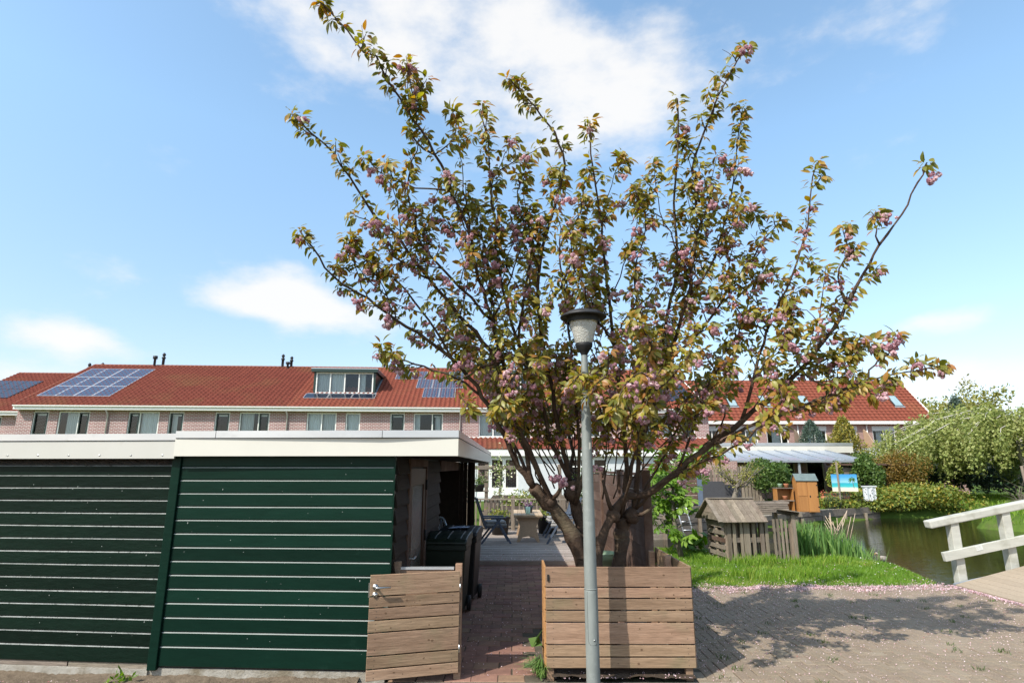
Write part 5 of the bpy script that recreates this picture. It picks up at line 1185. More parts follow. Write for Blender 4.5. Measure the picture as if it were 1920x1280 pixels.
# --- hedge of climbers along the far bank
C = np.concatenate([filt(blob_points(7500,(17.5,29.2,.25),(2.4,1.1,.8),.6,1,24),-.38), filt(blob_points(9500,(20.4,29.7,.25),(2.9,1.3,1.05),.6,2,28),-.38), filt(blob_points(2600,(15.3,28.2,.25),(1.1,.7,.5),.7,3,8),-.38)])
plant('hedge_mound', 'broad yellow-green hedge mound overhanging the far bank of the pond', 'hedge', (18.8,29.6,0), C, .15, 'hedge', .62, seed=1)
C = filt(blob_points(4200,(18.6,30.6,1.5),(.75,.7,1.05),.6,4,10),.1)
plant('climbing_shrub', 'bright green climber growing up the plank shed', 'shrub', (18.7,30.6,0), C, .13, 'shrub', .7, seed=2, trunk=[([(18.7,30.6,0),(18.7,30.7,1.8)],[.06,.03])])
C = filt(blob_points(900,(17.0,30.7,1.4),(.45,.35,1.0),.6,40,8),.1)
plant('climbing_shrub', 'thin yellow-green climber left of the plank shed', 'shrub', (17.1,30.7,0), C, .13, 'hedge', .7, seed=2, trunk=[([(17.1,30.7,0),(17.0,30.7,1.8)],[.04,.02])])
C = filt(blob_points(6500,(21.0,31.4,1.5),(1.7,1.2,1.5),.5,5,22),.1)
plant('rust_shrub', 'rusty brown-orange shrub between hedge and birch', 'shrub', (21.0,31.4,0), C, .12, 'rust', .45, seed=3, trunk=[([(21,31.4,0),(21,31.4,2)],[.09,.04])])
C = filt(blob_points(3800,(20.6,34.5,1.5),(1.4,1.0,1.4),.5,6,16),.1)
plant('round_shrub', 'mid green shrub behind the rusty shrub', 'shrub', (20.2,34.5,0), C, .15, 'shrub', .6, seed=4, trunk=[([(20.2,34.5,0),(20.2,34.5,2)],[.09,.04])])
def cone_points(n, c, r, h, seed):
    g = np.random.default_rng(seed); t = g.random(n)**.75; a = g.random(n)*6.283; f1,f2,f3 = g.random(3)*6; rr = r*(1-t)**.62*(1-.25*np.exp(-t*9))*(.5+.5*g.random(n)**.5)*(1+.22*np.sin(a*2+t*9+f1)+.18*np.sin(a*5-t*23+f2)+.15*np.sin(a*9+t*37+f3))+.06; t = t+g.normal(size=n)*.02
    return np.stack([c[0]+rr*np.cos(a), c[1]+rr*np.sin(a), c[2]+t*h],1)
plant('conifer', 'golden green conifer in front of the far row of houses', 'conifer', (22.2,38.5,0), cone_points(8000,(22.2,38.5,.6),1.7,4.6,7), .17, 'golden', .35, droop=-.4, seed=5, trunk=[([(22.2,38.5,0),(22.2,38.5,4)],[.1,.03])])
plant('conifer', 'smaller dark blue-green conifer left of the golden one', 'conifer', (20.9,40.2,0), cone_points(5200,(20.9,40.2,.6),1.7,4.5,8), .17, 'spruce', .3, droop=-.2, seed=6, trunk=[([(20.9,40.2,0),(20.9,40.2,4)],[.1,.03])])
plant('conifer', 'dark conifer beside the right gable of the far row', 'conifer', (34.3,44.0,0), cone_points(5200,(34.3,44,.6),1.7,6.6,9), .2, 'spruce', .3, seed=7, trunk=[([(34.3,44,0),(34.3,44,5)],[.12,.03])])
# --- far spring trees with open crowns
def open_tree(name, label, base, h, r, n, m, seed, leaf=.28, bark='bark_grey', group=None):
    g = np.random.default_rng(seed); e = empty(name, base); tag(e, label, 'tree', group); mb = MB(); pts = []
    mb.tube([(0,0,0),(.05,0,h*.3),(0,.1,h*.55)], [.22,.17,.12], 8)
    for k in range(22):
        a = g.random()*6.283; z0 = h*(.25+.4*g.random()); ln = r*(.5+.6*g.random()); up_ = g.uniform(.3,1.1)
        p0 = Vector((0,0,z0)); p1 = p0+Vector((math.cos(a)*ln*.5,math.sin(a)*ln*.5,ln*.5*up_)); p2 = p0+Vector((math.cos(a)*ln,math.sin(a)*ln,min(ln*up_*.95,h-z0)))
        mb.tube([p0,p1,p2],[.07,.04,.015],5)
        for q in range(int(n/22)):
            t = .35+.65*g.random(); p_ = p0.lerp(p2,t); pts.append(np.array(p_)+g.normal(size=3)*[.35,.35,.22]*r*.32)
    mb.build('trunk', M[bark], e); V,F,a = leaves_mesh(np.array(pts), leaf, .6, 0, .5, seed); tag(soup('crown', V, F, M[m], e, a), kind='stuff'); return e
open_tree('spring_tree', 'pale yellow-green tree behind the birch with open crown', (46.5,60,0), 11.2, 5.2, 5200, 'far_leaf', 31, .34, group='trees on the skyline')
open_tree('spring_tree', 'lower sparse tree at the right edge behind the birch', (54.5,63,0), 9.0, 4.6, 3200, 'far_leaf', 32, .34, group='trees on the skyline')
open_tree('spring_tree', 'small sparse tree peeking over the right gable of the far row', (43.0,66,0), 10.5, 3.4, 2200, 'far_leaf', 33, .34, group='trees on the skyline')
# --- weeping birch
def weeping(name, label, base, R0, H, seed, nl, m, leaf=.11):
    g = np.random.default_rng(seed); e = empty(name, base); tag(e, label, 'tree'); tr = MB(); pts = []
    tr.tube([(0,0,0),(.2,0,1.2),(.0,.1,2.6),(.1,0,H*.72)], [.2,.17,.15,.12], 8)
    limbs = MB()
    for k in range(90):
        a = g.random()*6.283; reach = R0*(.35+.65*g.random()**.6); hz = H*(.62+.36*g.random()); sgn = reach/R0
        P0 = Vector((.05,0,H*.7)); top = Vector((math.cos(a)*reach*.45, math.sin(a)*reach*.45, hz)); end = Vector((math.cos(a)*reach, math.sin(a)*reach*.9, hz*(1-.52*sgn)))
        arc = []
        for i in range(9):
            t = i/8; p_ = P0*(1-t)**2+top*2*t*(1-t)*1.05+end*t*t; p_ += Vector(g.normal(size=3))*.15; arc.append(p_)
        limbs.tube(arc, [.036-.0036*i for i in range(9)], 5)
        for i in range(2,9):
            for q in range(nl):
                s_ = arc[i].lerp(arc[min(i+1,8)], g.random())+Vector(g.normal(size=3))*.2+Vector((0,0,.12)); ln = g.uniform(.5,2.0)*(.6+.6*sgn); n_ = int(6+ln*9)
                t = g.random(n_); z = np.array(s_)[2]-t*ln; xy = np.array(s_)[:2]+g.normal(size=(n_,2))*.06
                pts.append(np.column_stack([xy, z]))
    C = np.concatenate(pts); C = C[C[:,2] > .5+.55*np.abs(np.sin(C[:,0]*1.9))]
    tr.build('trunk', M['birch_bark'], e); limbs.build('limbs', M['birch_bark'], e)
    V,F,a = leaves_mesh(C, leaf, .75, .6, .2, seed); tag(soup('crown', V, F, M[m], e, a), kind='stuff'); print('birch leaves', len(C)); return e
weeping('weeping_birch', 'large weeping birch with pale arching branches on the right bank', (28.6,32.5,.1), 8.2, 6.0, 41, 11, 'birch', .15)
C = filt(blob_points(9000,(28.5,38.5,1.3),(7.5,1.2,1.6),.6,44,26),.05)
plant('dark_hedge', 'dark green hedge in the shade behind the weeping birch', 'hedge', (28.5,38.5,0), C, .26, 'spruce', .55, seed=45)
# old posts with bare stems at the right bank
for k,(x,y,h,lab) in enumerate(((23.9,27.3,2.0,'taller grey wooden post under the birch'),(25.0,27.6,1.6,'shorter grey wooden post right of the taller one'))):
    mb = MB(); mb.tube([(0,0,-.2),(.03,0,h*.6),(.0,.02,h)], [.075,.07,.06], 7); tag(mb.build('wooden_post', M['grey_wood_v'], None, (x,y,.05)), lab, 'post', 'old posts on the right bank')
mb = MB(); g = np.random.default_rng(77)
for i in range(150):
    p_ = Vector((25.5+g.normal()*.7,28.2+g.normal()*.4,.1)); d = Vector((g.normal()*.5,g.normal()*.3,1)).normalized(); ln = g.uniform(.6,1.7); mb.tube([p_,p_+d*ln*.5+Vector((g.normal()*.1,0,0)),p_+d*ln+Vector((g.normal()*.4,0,-.2))],[.014,.010,.004],4,False)
tag(mb.build('bramble', M['bark_grey'], None, fixn=False), 'tangle of bare brown stems at the right edge under the birch', 'shrub', kind=None)
# --- round green bush left of cabinet, apple tree, low shrubs
C = filt(blob_points(6800,(11.75,26.9,1.55),(1.05,.85,1.05),.55,12,14),.15)
plant('round_bush', 'tall dense green bush left of the orange cabinet', 'bush', (11.7,26.9,.1), C, .12, 'shrub', .5, seed=8, trunk=[([(11.7,26.9,.1),(11.5,26.9,1.3)],[.05,.03]),([(11.8,26.9,.1),(12.1,26.9,1.5)],[.05,.03])])
ap = empty('apple_tree', (9.0,24.4,.1)); tag(ap, 'pruned leaning apple tree with sparse yellow-green leaves', 'tree'); mb = MB(); g = np.random.default_rng(15); pts = []
main = [Vector(p_) for p_ in ((0,0,0),(.15,0,.5),(.35,0,1.0),(.42,0,1.4))]; mb.tube(main, [.14,.12,.10,.08], 8)
for k in range(16):
    s_ = main[2].lerp(main[3], g.random()); a = g.random()*6.283; ln = g.uniform(.6,1.25); d = Vector((math.cos(a),math.sin(a)*.6,g.uniform(.1,1.0))).normalized(); q = s_+d*ln*.5+Vector((0,0,-.05)); r_ = s_+d*ln+Vector((0,0,.2))
    mb.tube([s_,q,r_],[.05,.03,.012],5)
    for j in range(46): t = .25+.75*g.random(); pts.append(np.array(s_.lerp(r_,t))+g.normal(size=3)*.12)
mb.build('trunk', M['bark_grey'], ap); V,F,a = leaves_mesh(np.array(pts), .085, .6, seed=9); tag(soup('crown', V, F, M['far_leaf'], ap, a), kind='stuff')
for k,(c,r_,n,m_,lab) in enumerate((((-2.6,21.5,.9),(1.0,.6,.9),1600,'shrub','green garden shrub behind the left end of the balustrade'),((3.0,22.5,1.1),(1.2,.7,1.1),1800,'shrub','green garden shrub behind the right end of the balustrade'),((.3,23.0,.6),(.9,.6,.55),1200,'hedge','low yellow-green shrub below the white french doors'),((7.0,25.5,1.3),(.9,.8,1.0),2200,'chestnut','bright green bush behind the slatted screen'))):
    plant('garden_shrub', lab, 'shrub', (c[0],c[1],0), filt(blob_points(n,c,r_,.5,60+k,8),.02), .11, m_, .55, seed=20+k, trunk=[([(c[0],c[1],0),(c[0],c[1],c[2])],[.05,.03])])
# --- young chestnut with palmate leaves
ct = empty('chestnut_tree', (3.86,13.7,0)); tag(ct, 'young chestnut tree with bright green palmate leaves on the lawn', 'tree'); mb = MB(); g = np.random.default_rng(51)
stem = [Vector(p_) for p_ in ((.0,0,-.05),(-.08,0,.4),(-.13,0,.9),(-.10,.02,1.5),(-.02,0,2.1))]; mb.tube(stem, [.065,.055,.045,.03,.015], 8); tips = []
mb.tube([(-.08,0,.42),(-.28,.05,.62),(-.42,.1,.82)], [.032,.024,.012], 6)
for k in range(30):
    s_ = stem[1+min(3,int(k/9))].lerp(stem[min(4,2+int(k/9))], g.random()); a = g.random()*6.283; ln = g.uniform(.3,.85); r_ = s_+Vector((math.cos(a)*ln+.0,math.sin(a)*ln*.8,g.uniform(.05,.45))); mb.tube([s_,s_.lerp(r_,.5)+Vector((0,0,.05)),r_],[.016,.011,.006],5); tips.append(r_)
    tips.append(s_.lerp(r_,.6)+Vector(g.normal(size=3))*.08)
mb.build('trunk', M['bark_grey'], ct)
lm = MB()
for j in range(7):
    a = R(-115+j*38.3); d = Vector((math.cos(a),math.sin(a),0)); s_ = Vector((-d.y,d.x,0)); ln = .13+.05*math.cos(a)
    b0 = Vector((0,0,0)); lm.add([b0, b0+d*ln*.55+s_*.022+Vector((0,0,-.012)), b0+d*ln*.8+s_*.034+Vector((0,0,-.035)), b0+d*ln+Vector((0,0,-.065)), b0+d*ln*.8-s_*.034+Vector((0,0,-.035)), b0+d*ln*.55-s_*.022+Vector((0,0,-.012)), b0+d*ln*.7+Vector((0,0,-.03))], [(0,1,2,6),(6,2,3),(0,6,4,5),(6,3,4)])
palm = lm.mesh('leaf', M['chestnut'], False)
cnt = 0
for r_ in tips:
    if r_.z < 1.2 and r_.x > .02: continue
    for q in range(3):
        p_ = r_+Vector(g.normal(size=3))*.11; o = obj_from('leaf', palm, ct, p_, (g.normal()*.45+.25,g.normal()*.45,g.random()*6.283), [g.uniform(.95,1.5)]*3); cnt += 1
# --- irises at the pond edge
def blades(n, cfun, h, w, lean, seed, m, name, parent):
    g = np.random.default_rng(seed); B = cfun(g, n); hh_ = h*(.55+.6*g.random(n)); a = g.random(n)*6.283; ln = lean*(.2+g.random(n))
    d = np.stack([np.cos(a)*ln, np.sin(a)*ln, np.ones(n)],1)*hh_[:,None]; s_ = np.stack([-np.sin(a*1.7), np.cos(a*1.7), np.zeros(n)],1)*(w*(.7+.6*g.random(n)))[:,None]
    mid = B+d*[.35,.35,.6]; tip = B+d
    V = np.stack([B-s_*.5, B+s_*.5, mid+s_*.42, mid-s_*.42, tip],1).reshape(-1,3); i = np.arange(n)*5
    Q = np.stack([i,i+1,i+2,i+3],1); T = np.stack([i+3,i+2,i+4,i+4],1)
    me = bpy.data.meshes.new(name); F3 = np.concatenate([np.stack([i,i+1,i+2],1),np.stack([i,i+2,i+3],1),np.stack([i+3,i+2,i+4],1)])
    o = soup(name, V, F3, M[m], parent, np.repeat(g.random(n),5)); return o
ir = empty('iris_clump', (7.5,14.2,-.1)); tag(ir, 'dense clump of upright green iris blades at the pond edge', 'plant')
def irc(g,n):
    x = g.uniform(-.95,.95,n); return np.stack([x, g.normal(size=n)*.26-.05*x, ground_z(7.5+x, 14.2+x*0)+.05],1)
tag(blades(900, irc, .78, .035, .28, 61, 'iris', 'leaves', ir), kind='stuff')
mb = MB(); g = np.random.default_rng(62)
for i in range(15):
    p_ = Vector((g.normal()*.12,g.normal()*.08,.0)); d = Vector((g.normal()*.35+.12,g.normal()*.15,1)); mb.tube([p_,p_+d*g.uniform(.4,.75)],[.012,.006],5)
tag(mb.build('dry_reed', mat('dry reed stalk', (.52,.40,.30), (.42,.31,.22), rough=.8), None, (7.98,14.75,.25)), 'small bundle of dry pale reed stalks behind the irises', 'reed')
# --- lawn: grass blades as a mass
def lawn_pts(g, n):
    x = g.uniform(1.85,8.6,n*3); y = 10.15+(15.6-10.15)*g.random(n*3)**1.25; edge = 10.33+.08*np.sin(x*1.7)+(x-4)*.05+.05*np.sin(x*9)
    k = (pond_sd(x,y) > .12) & (y > edge) & ~((x>7.4)&(y<10.9)); x, y = x[k][:n], y[k][:n]
    return np.stack([x,y,ground_z(x,y)-.012],1)
g0 = np.random.default_rng(70)
o = blades(70000, lambda g,n: (lambda p_: np.concatenate([p_, p_[:n-len(p_)]]))(lawn_pts(g,n)), .075, .007, .7, 71, 'blade', 'lawn_grass', None); vv = np.empty(len(o.data.vertices)*3, np.float32); o.data.vertices.foreach_get('co', vv); vv = vv.reshape(-1,5,3)[:,0]; gr = np.random.default_rng(5)
rr_ = np.clip(.32*gr.random(len(vv))+.5*(.5+.5*np.sin(vv[:,0]*2.3+2*np.sin(vv[:,1]*1.7))*np.cos(vv[:,1]*2.9+vv[:,0]))+.12*np.sin(vv[:,0]*9)*np.sin(vv[:,1]*8)+.08,0,.99); rr_[gr.random(len(vv)) < .05] = .985
o.data.attributes['rnd'].data.foreach_set('value', np.repeat(rr_,5).astype(np.float32))
tag(o, 'short green lawn grass between paving and pond', 'grass', kind='stuff')
tuft = lambda g,n: (lambda c: np.stack([c[:,0],c[:,1],ground_z(c[:,0],c[:,1])-.01],1))(np.array([(4.3,11.1),(5.6,11.4),(4.9,12.6),(5.4,12.75),(6.1,12.5),(3.0,12.2),(6.9,12.9),(5.0,11.2),(4.15,12.7)])[g.integers(0,9,n)]+g.normal(size=(n,2))*.16)
o = blades(2600, tuft, .21, .010, .55, 72, 'blade', 'tall_grass', None); tag(o, 'taller grass tufts on the lawn around the playhouse', 'grass', kind='stuff')
g = np.random.default_rng(73)
def bank(g,n):
    x = g.uniform(18.0,33,n*4); y = g.uniform(18.5,40,n*4); sd = pond_sd(x,y); k = (sd > .05); x, y = x[k][:n], y[k][:n]; return np.stack([x,y,ground_z(x,y)-.01],1)
o = blades(24000, lambda g,n: (lambda p_: np.concatenate([p_, p_[:n-len(p_)]]))(bank(g,n)), .2, .022, .6, 74, 'blade', 'bank_grass', None); tag(o, 'grass on the far bank under the birch', 'grass', kind='stuff')
# broad-leaved weed by the chestnut
wd = empty('broadleaf_weed', (4.35,14.6,0)); tag(wd, 'bright broad-leaved weed behind the chestnut stem', 'plant')
C = np.random.default_rng(81).normal(size=(70,3))*[.24,.16,.10]+[0,0,.22]; V,F,a = leaves_mesh(C,.26,.55,0,.8,82); tag(soup('leaves', V, F, M['chestnut'], wd, a), kind='stuff')
# tuft of strappy leaves at the planter corner
tf = empty('strappy_plant', (.29,6.10,.02)); tag(tf, 'drooping strappy plant at the left corner of the planter', 'plant')
mb = MB(); g = np.random.default_rng(83); vs = []; fs = []; rn = []
for i in range(90):
    a = R(g.uniform(120,290)); ln = g.uniform(.14,.34); h_ = g.uniform(.08,.20); b0 = Vector((g.normal()*.03,g.normal()*.04,0)); w = .006
    s_ = Vector((-math.sin(a),math.cos(a),0))*w; b_ = len(vs)
    for t in (0,.35,.7,1):
        p_ = b0+Vector((math.cos(a),math.sin(a),0))*ln*t*.75+Vector((0,0,h_*math.sin(min(t*1.5,1)*math.pi*.72)+.0)); ww = s_*(1-t*.85); vs += [p_-ww, p_+ww]
    for k in range(3): fs.append((b_+k*2,b_+k*2+1,b_+k*2+3,b_+k*2+2))
    rn += [g.random()]*8
o = soup('leaves', np.array([list(v) for v in vs]), np.array(fs), M['iris'], tf, np.array(rn)); tag(o, kind='stuff')
# big leaf
C = np.array([[-.03,.02,.34],[-.06,.05,.29],[.0,.0,.27]]); V,F,a = leaves_mesh(C,.17,.6,seed=84); soup('broad_leaves', V, F, M['shrub'], tf, a)
# daisies
g = np.random.default_rng(85); n = 150; Pp = lawn_pts(g, n); V,F,a = leaves_mesh(Pp+[0,0,.075],.022,1,0,3,86); tag(soup('daisies', V, F, M['daisy'], None, a), 'tiny white daisies scattered over the lawn', 'flowers', kind='stuff')
# weeds between the road pavers
g = np.random.default_rng(87); cs = np.stack([g.uniform(2.0,7.4,46), g.uniform(5.9,10.1,46)],1)
o = blades(750, lambda g,n: np.column_stack([cs[g.integers(0,46,n)]+g.normal(size=(n,2))*.035, np.full(n,.008)]), .045, .007, 1.1, 88, 'weed', 'paving_weeds', None); tag(o, 'small grass weeds in the paving joints', 'weeds', kind='stuff')
# weeds by the shed foot
wd = empty('shed_weed', (-3.72,5.98,0)); tag(wd, 'small green weed at the foot of the left shed', 'plant')
C = np.random.default_rng(90).normal(size=(26,3))*[.06,.03,.03]+[0,-.02,.05]; V,F,a = leaves_mesh(C,.075,.4,0,.8,91); tag(soup('leaves', V, F, M['chestnut'], wd, a), kind='stuff')
# fallen petals
g = np.random.default_rng(92)
def petals(n, f, size, name, lab):
    Pq = f(g, n); V,F,a = leaves_mesh(Pq, size, .8, 0, 2.2, int(g.integers(1000)), .3); tag(soup(name, V, F, M['petal'], None, a), lab, 'petals', kind='stuff')
def drift(g, n):
    x = g.uniform(1.8,7.55,n); edge = 10.33+.08*np.sin(x*1.7)+(x-4)*.05; wd_ = .13+.16*np.abs(np.sin(x*2.3+1)); y = edge-.03+g.normal(size=n)*wd_-np.abs(g.normal(size=n))*.07
    k = g.random(n) < .62; cx_ = g.uniform(1.9,7.4,70); ci = g.integers(0,70,n); cy_ = g.normal(size=70)*.16-.08
    x = np.where(k, cx_[ci]+g.normal(size=n)*.10, x); x = np.clip(x,1.82,7.55); edge = 10.33+.08*np.sin(x*1.7)+(x-4)*.05; y = np.where(k, edge+cy_[ci]+g.normal(size=n)*.05, y)
    return np.column_stack([x,y,np.full(n,.024)])
petals(6500, drift, .022, 'petal_drift', 'drift of pale pink petals along the lawn edge')
def br_edge(g, n): y = g.uniform(8.6,10.45,n); return np.column_stack([7.56-np.abs(g.normal(size=n))*.08, y, np.full(n,.024)])
petals(1100, br_edge, .022, 'petal_drift', 'drift of pale petals at the foot of the bridge deck')
def scat(g, n):
    x = 1.9+5.6*g.random(n)**1.5; y = 5.7+4.5*g.random(n)**.7; return np.column_stack([x,y,np.full(n,.024)])
petals(7500, scat, .0125, 'scattered_petals', 'single pink petals scattered over the brick paving')
petals(260, lambda g,n: np.column_stack([g.uniform(-.6,.3,n)**1, 6.1+3.6*g.random(n), np.full(n,.026)]), .016, 'path_petals', 'pink petals on the garden path')
petals(170, lambda g,n: np.column_stack([g.uniform(.4,1.75,n), 5.92+.2*g.random(n), np.full(n,.055)]), .017, 'soil_petals', 'pink petals under the planter boards')
petals(380, lambda g,n: np.column_stack([g.uniform(-5.2,-1.4,n), 5.80+.12*np.abs(g.normal(size=n)), np.full(n,.012)]), .022, 'shed_petals', 'pink petals along the foot of the shed')
petals(900, lambda g,n: (lambda p_: p_[:n]+[0,0,.07])(lawn_pts(g,n)*[1,1,1]), .018, 'lawn_petals', 'pink petals lying in the lawn grass')
petals(300, lambda g,n: np.column_stack([g.uniform(-.9,1.6,n), 12.5+1.6*g.random(n)**2, np.full(n,.115)]), .022, 'deck_petals', 'pink petals on the front of the deck')
# ================================================================== DUCK
dk = empty('duck', (9.75,15.9,-.42), R(200)); tag(dk, 'small brown and white duck floating near the irises', 'duck')
mb = MB(); pts = [Vector(p_) for p_ in ((-.20,0,.09),(-.14,0,.07),(-.05,0,.055),(.05,0,.06),(.10,0,.09),(.125,0,.145),(.135,0,.185),(.16,0,.20),(.185,0,.195))]
mb.tube(pts, [.012,.05,.075,.07,.05,.03,.034,.03,.01], 12); mb.build('body', mat('duck plumage', (.50,.44,.36), (.12,.08,.05), scale=9, rough=.8), dk)
mb = MB(); mb.tube([(.18,0,.195),(.225,0,.185)],[.014,.006],8); mb.build('bill', mat('duck bill', (.5,.3,.05), rough=.5), dk)
# ================================================================== CHERRY TREE
random.seed(99); g = np.random.default_rng(99)
base = P(1130,1212,7.05); base.z = 0
ch = empty('cherry_tree', base); tag(ch, 'multi-stemmed flowering cherry with bronze leaves and pink blossom in the planter', 'tree')
def poly(*pts):    # (u, v, depth)
    return [P(u,v,Y)-base for (u,v,Y) in pts]
BR = []   # (points, r0, r1, leaf_start fraction, twig density)
def B(r0, r1, ls, td, *pts): BR.append((poly(*pts), r0, r1, ls, td))
# stems
B(.125,.085,9,0,(1125,1215,7.05),(1112,1140,7.03),(1095,1062,7.0),(1072,1005,6.95),(1048,965,6.9),(1018,935,6.85),(1000,912,6.8))
B(.105,.075,9,0,(1135,1215,7.1),(1120,1120,7.12),(1108,1060,7.15),(1092,1000,7.12),(1078,945,7.1),(1068,900,7.05))
B(.12,.085,9,0,(1142,1215,7.1),(1152,1130,7.2),(1160,1060,7.2),(1165,1010,7.2),(1163,970,7.15))
B(.07,.055,9,0,(1150,1215,6.95),(1120,1090,6.9),(1128,1010,6.9),(1150,960,6.95),(1175,930,7.0))
# left limbs
B(.062,.012,.52,1,(1000,912,6.8),(974,876,6.75),(952,830,6.65),(930,788,6.55),(903,742,6.4),(865,690,6.25),(805,640,6.05),(742,598,5.9),(690,560,5.8),(640,532,5.7),(600,482,5.6),(562,432,5.5))
B(.050,.010,.38,1,(1000,912,6.8),(990,868,6.75),(975,800,6.6),(960,740,6.4),(944,680,6.2),(922,600,5.95),(900,520,5.7),(884,450,5.5),(850,362,5.3),(815,290,5.1),(775,222,4.95),(738,165,4.85),(700,110,4.75),(650,58,4.65),(596,2,4.6))
B(.058,.011,.40,1,(1040,950,6.85),(1008,880,6.7),(978,815,6.5),(942,705,6.2),(905,640,6.0),(862,590,5.85),(802,522,5.65),(752,452,5.5),(702,402,5.4),(655,332,5.3),(605,268,5.2),(548,214,5.1))
B(.030,.008,.35,1,(903,742,6.4),(852,708,6.2),(795,688,6.05),(745,672,5.9),(712,658,5.8))
B(.030,.008,.25,1,(922,600,5.95),(862,540,5.7),(800,470,5.5),(772,400,5.4),(770,330,5.3),(785,260,5.25))
B(.026,.007,.3,1,(865,690,6.25),(800,600,5.95),(740,520,5.75),(690,490,5.65),(650,455,5.6))
B(.022,.006,.3,.9,(802,522,5.65),(740,480,5.5),(700,420,5.4),(660,400,5.35))
B(.022,.006,.35,.9,(815,290,5.1),(770,250,5.0),(790,180,4.95),(765,125,4.9))
B(.018,.005,.5,.8,(850,362,5.3),(780,350,5.2),(725,330,5.15),(680,295,5.1))
# middle limbs
B(.055,.011,.40,1,(1068,900,7.05),(1058,850,6.9),(1045,790,6.7),(1030,700,6.4),(1012,600,6.1),(1010,500,5.8),(1040,385,5.55),(1058,310,5.4),(1040,250,5.3),(1000,200,5.2),(955,148,5.15))
B(.048,.010,.36,1,(1068,900,7.05),(1032,820,6.8),(1008,740,6.5),(972,640,6.1),(946,560,5.85),(932,480,5.65),(925,400,5.5),(915,300,5.35),(905,195,5.25))
B(.040,.010,.36,1,(1078,945,7.1),(1085,860,7.0),(1080,760,6.8),(1070,650,6.6),(1060,560,6.5),(1050,470,6.4),(1085,400,6.3),(1100,330,6.2))
B(.028,.008,.3,1,(972,640,6.1),(985,540,5.9),(1000,450,5.75),(970,380,5.6),(985,330,5.5))
B(.028,.008,.3,1,(1012,600,6.1),(1050,540,5.9),(1085,470,5.7),(1100,420,5.6))
# right limbs
B(.058,.011,.40,1,(1163,970,7.15),(1175,900,7.05),(1172,830,6.9),(1165,760,6.7),(1152,650,6.4),(1142,560,6.15),(1132,470,5.9),(1125,400,5.75),(1113,320,5.6),(1106,228,5.45))
B(.060,.012,.36,1,(1165,1010,7.2),(1188,955,7.1),(1200,840,6.9),(1225,760,6.7),(1236,680,6.5),(1258,560,6.15),(1270,470,5.9),(1264,380,5.75),(1270,300,5.6),(1270,185,5.45))
B(.042,.009,.30,1,(1225,760,6.7),(1255,660,6.4),(1288,560,6.1),(1300,480,5.9),(1312,380,5.7),(1300,318,5.6),(1330,222,5.5),(1345,180,5.4),(1385,115,5.3),(1398,85,5.25))
B(.080,.010,.55,1,(1172,930,7.0),(1215,925,6.9),(1270,882,6.75),(1330,832,6.55),(1390,788,6.4),(1450,742,6.2),(1500,692,6.05),(1548,632,5.9),(1588,572,5.8),(1620,512,5.7),(1650,460,5.65),(1690,402,5.6),(1720,345,5.55),(1738,305,5.5))
B(.036,.008,.35,1,(1330,832,6.55),(1400,802,6.35),(1480,770,6.15),(1560,738,6.0),(1620,716,5.9),(1665,702,5.8),(1720,692,5.75),(1765,684,5.7))
B(.036,.009,.3,1,(1390,788,6.4),(1418,692,6.2),(1440,622,6.05),(1475,542,5.9),(1503,470,5.8),(1515,400,5.7),(1532,305,5.6))
B(.026,.007,.35,1,(1288,560,6.1),(1330,500,5.9),(1360,420,5.75),(1378,300,5.6),(1392,205,5.5))
B(.034,.008,.3,1,(1236,680,6.5),(1300,640,6.3),(1350,562,6.1),(1400,500,5.95),(1440,440,5.85),(1468,412,5.8))
B(.020,.006,.4,.8,(1620,716,5.9),(1640,682,5.8),(1668,655,5.75),(1680,625,5.7))
B(.030,.008,.3,1,(1270,882,6.75),(1300,800,6.6),(1330,720,6.4),(1380,640,6.2),(1400,580,6.1),(1420,520,6.0))
B(.034,.008,.3,1,(1188,955,7.1),(1230,880,7.0),(1290,770,6.9),(1330,700,6.8),(1370,650,6.7))
B(.030,.008,.3,1,(1450,742,6.2),(1490,700,6.1),(1540,680,6.0),(1600,650,5.9),(1640,640,5.85))
B(.022,.006,.3,.8,(1588,572,5.8),(1570,520,5.75),(1590,470,5.7),(1580,425,5.65))
B(.030,.008,.3,1,(1172,830,6.9),(1200,720,6.5),(1205,620,6.2),(1190,520,5.9),(1210,430,5.7),(1190,350,5.6))
B(.026,.008,.3,1,(1152,650,6.4),(1120,600,6.0),(1090,540,5.6),(1070,440,5.3))
B(.020,.005,.5,.8,(1650,460,5.65),(1640,430,5.6),(1642,395,5.6))
B(.020,.006,.4,.8,(1480,770,6.15),(1530,760,6.0),(1600,720,5.9),(1640,740,5.85))
# depth: limbs that lean away from and towards the camera
B(.045,.010,.35,1,(1068,900,7.05),(1070,820,7.4),(1040,740,7.7),(1010,660,7.9),(990,560,8.0),(1000,480,8.0))
B(.045,.010,.35,1,(1175,900,7.05),(1200,820,7.4),(1220,740,7.7),(1260,640,7.9),(1290,570,8.0),(1330,500,8.0))
B(.040,.010,.35,1,(1000,912,6.8),(960,820,7.1),(920,720,7.3),(880,640,7.4),(840,560,7.5))
B(.036,.009,.45,1,(1163,970,7.15),(1180,900,6.6),(1200,800,6.0),(1210,720,5.5),(1220,650,5.2),(1190,600,5.0))
B(.036,.009,.4,1,(1190,955,7.1),(1250,900,6.7),(1330,860,6.3),(1390,830,6.0),(1430,790,5.8),(1480,740,5.6))
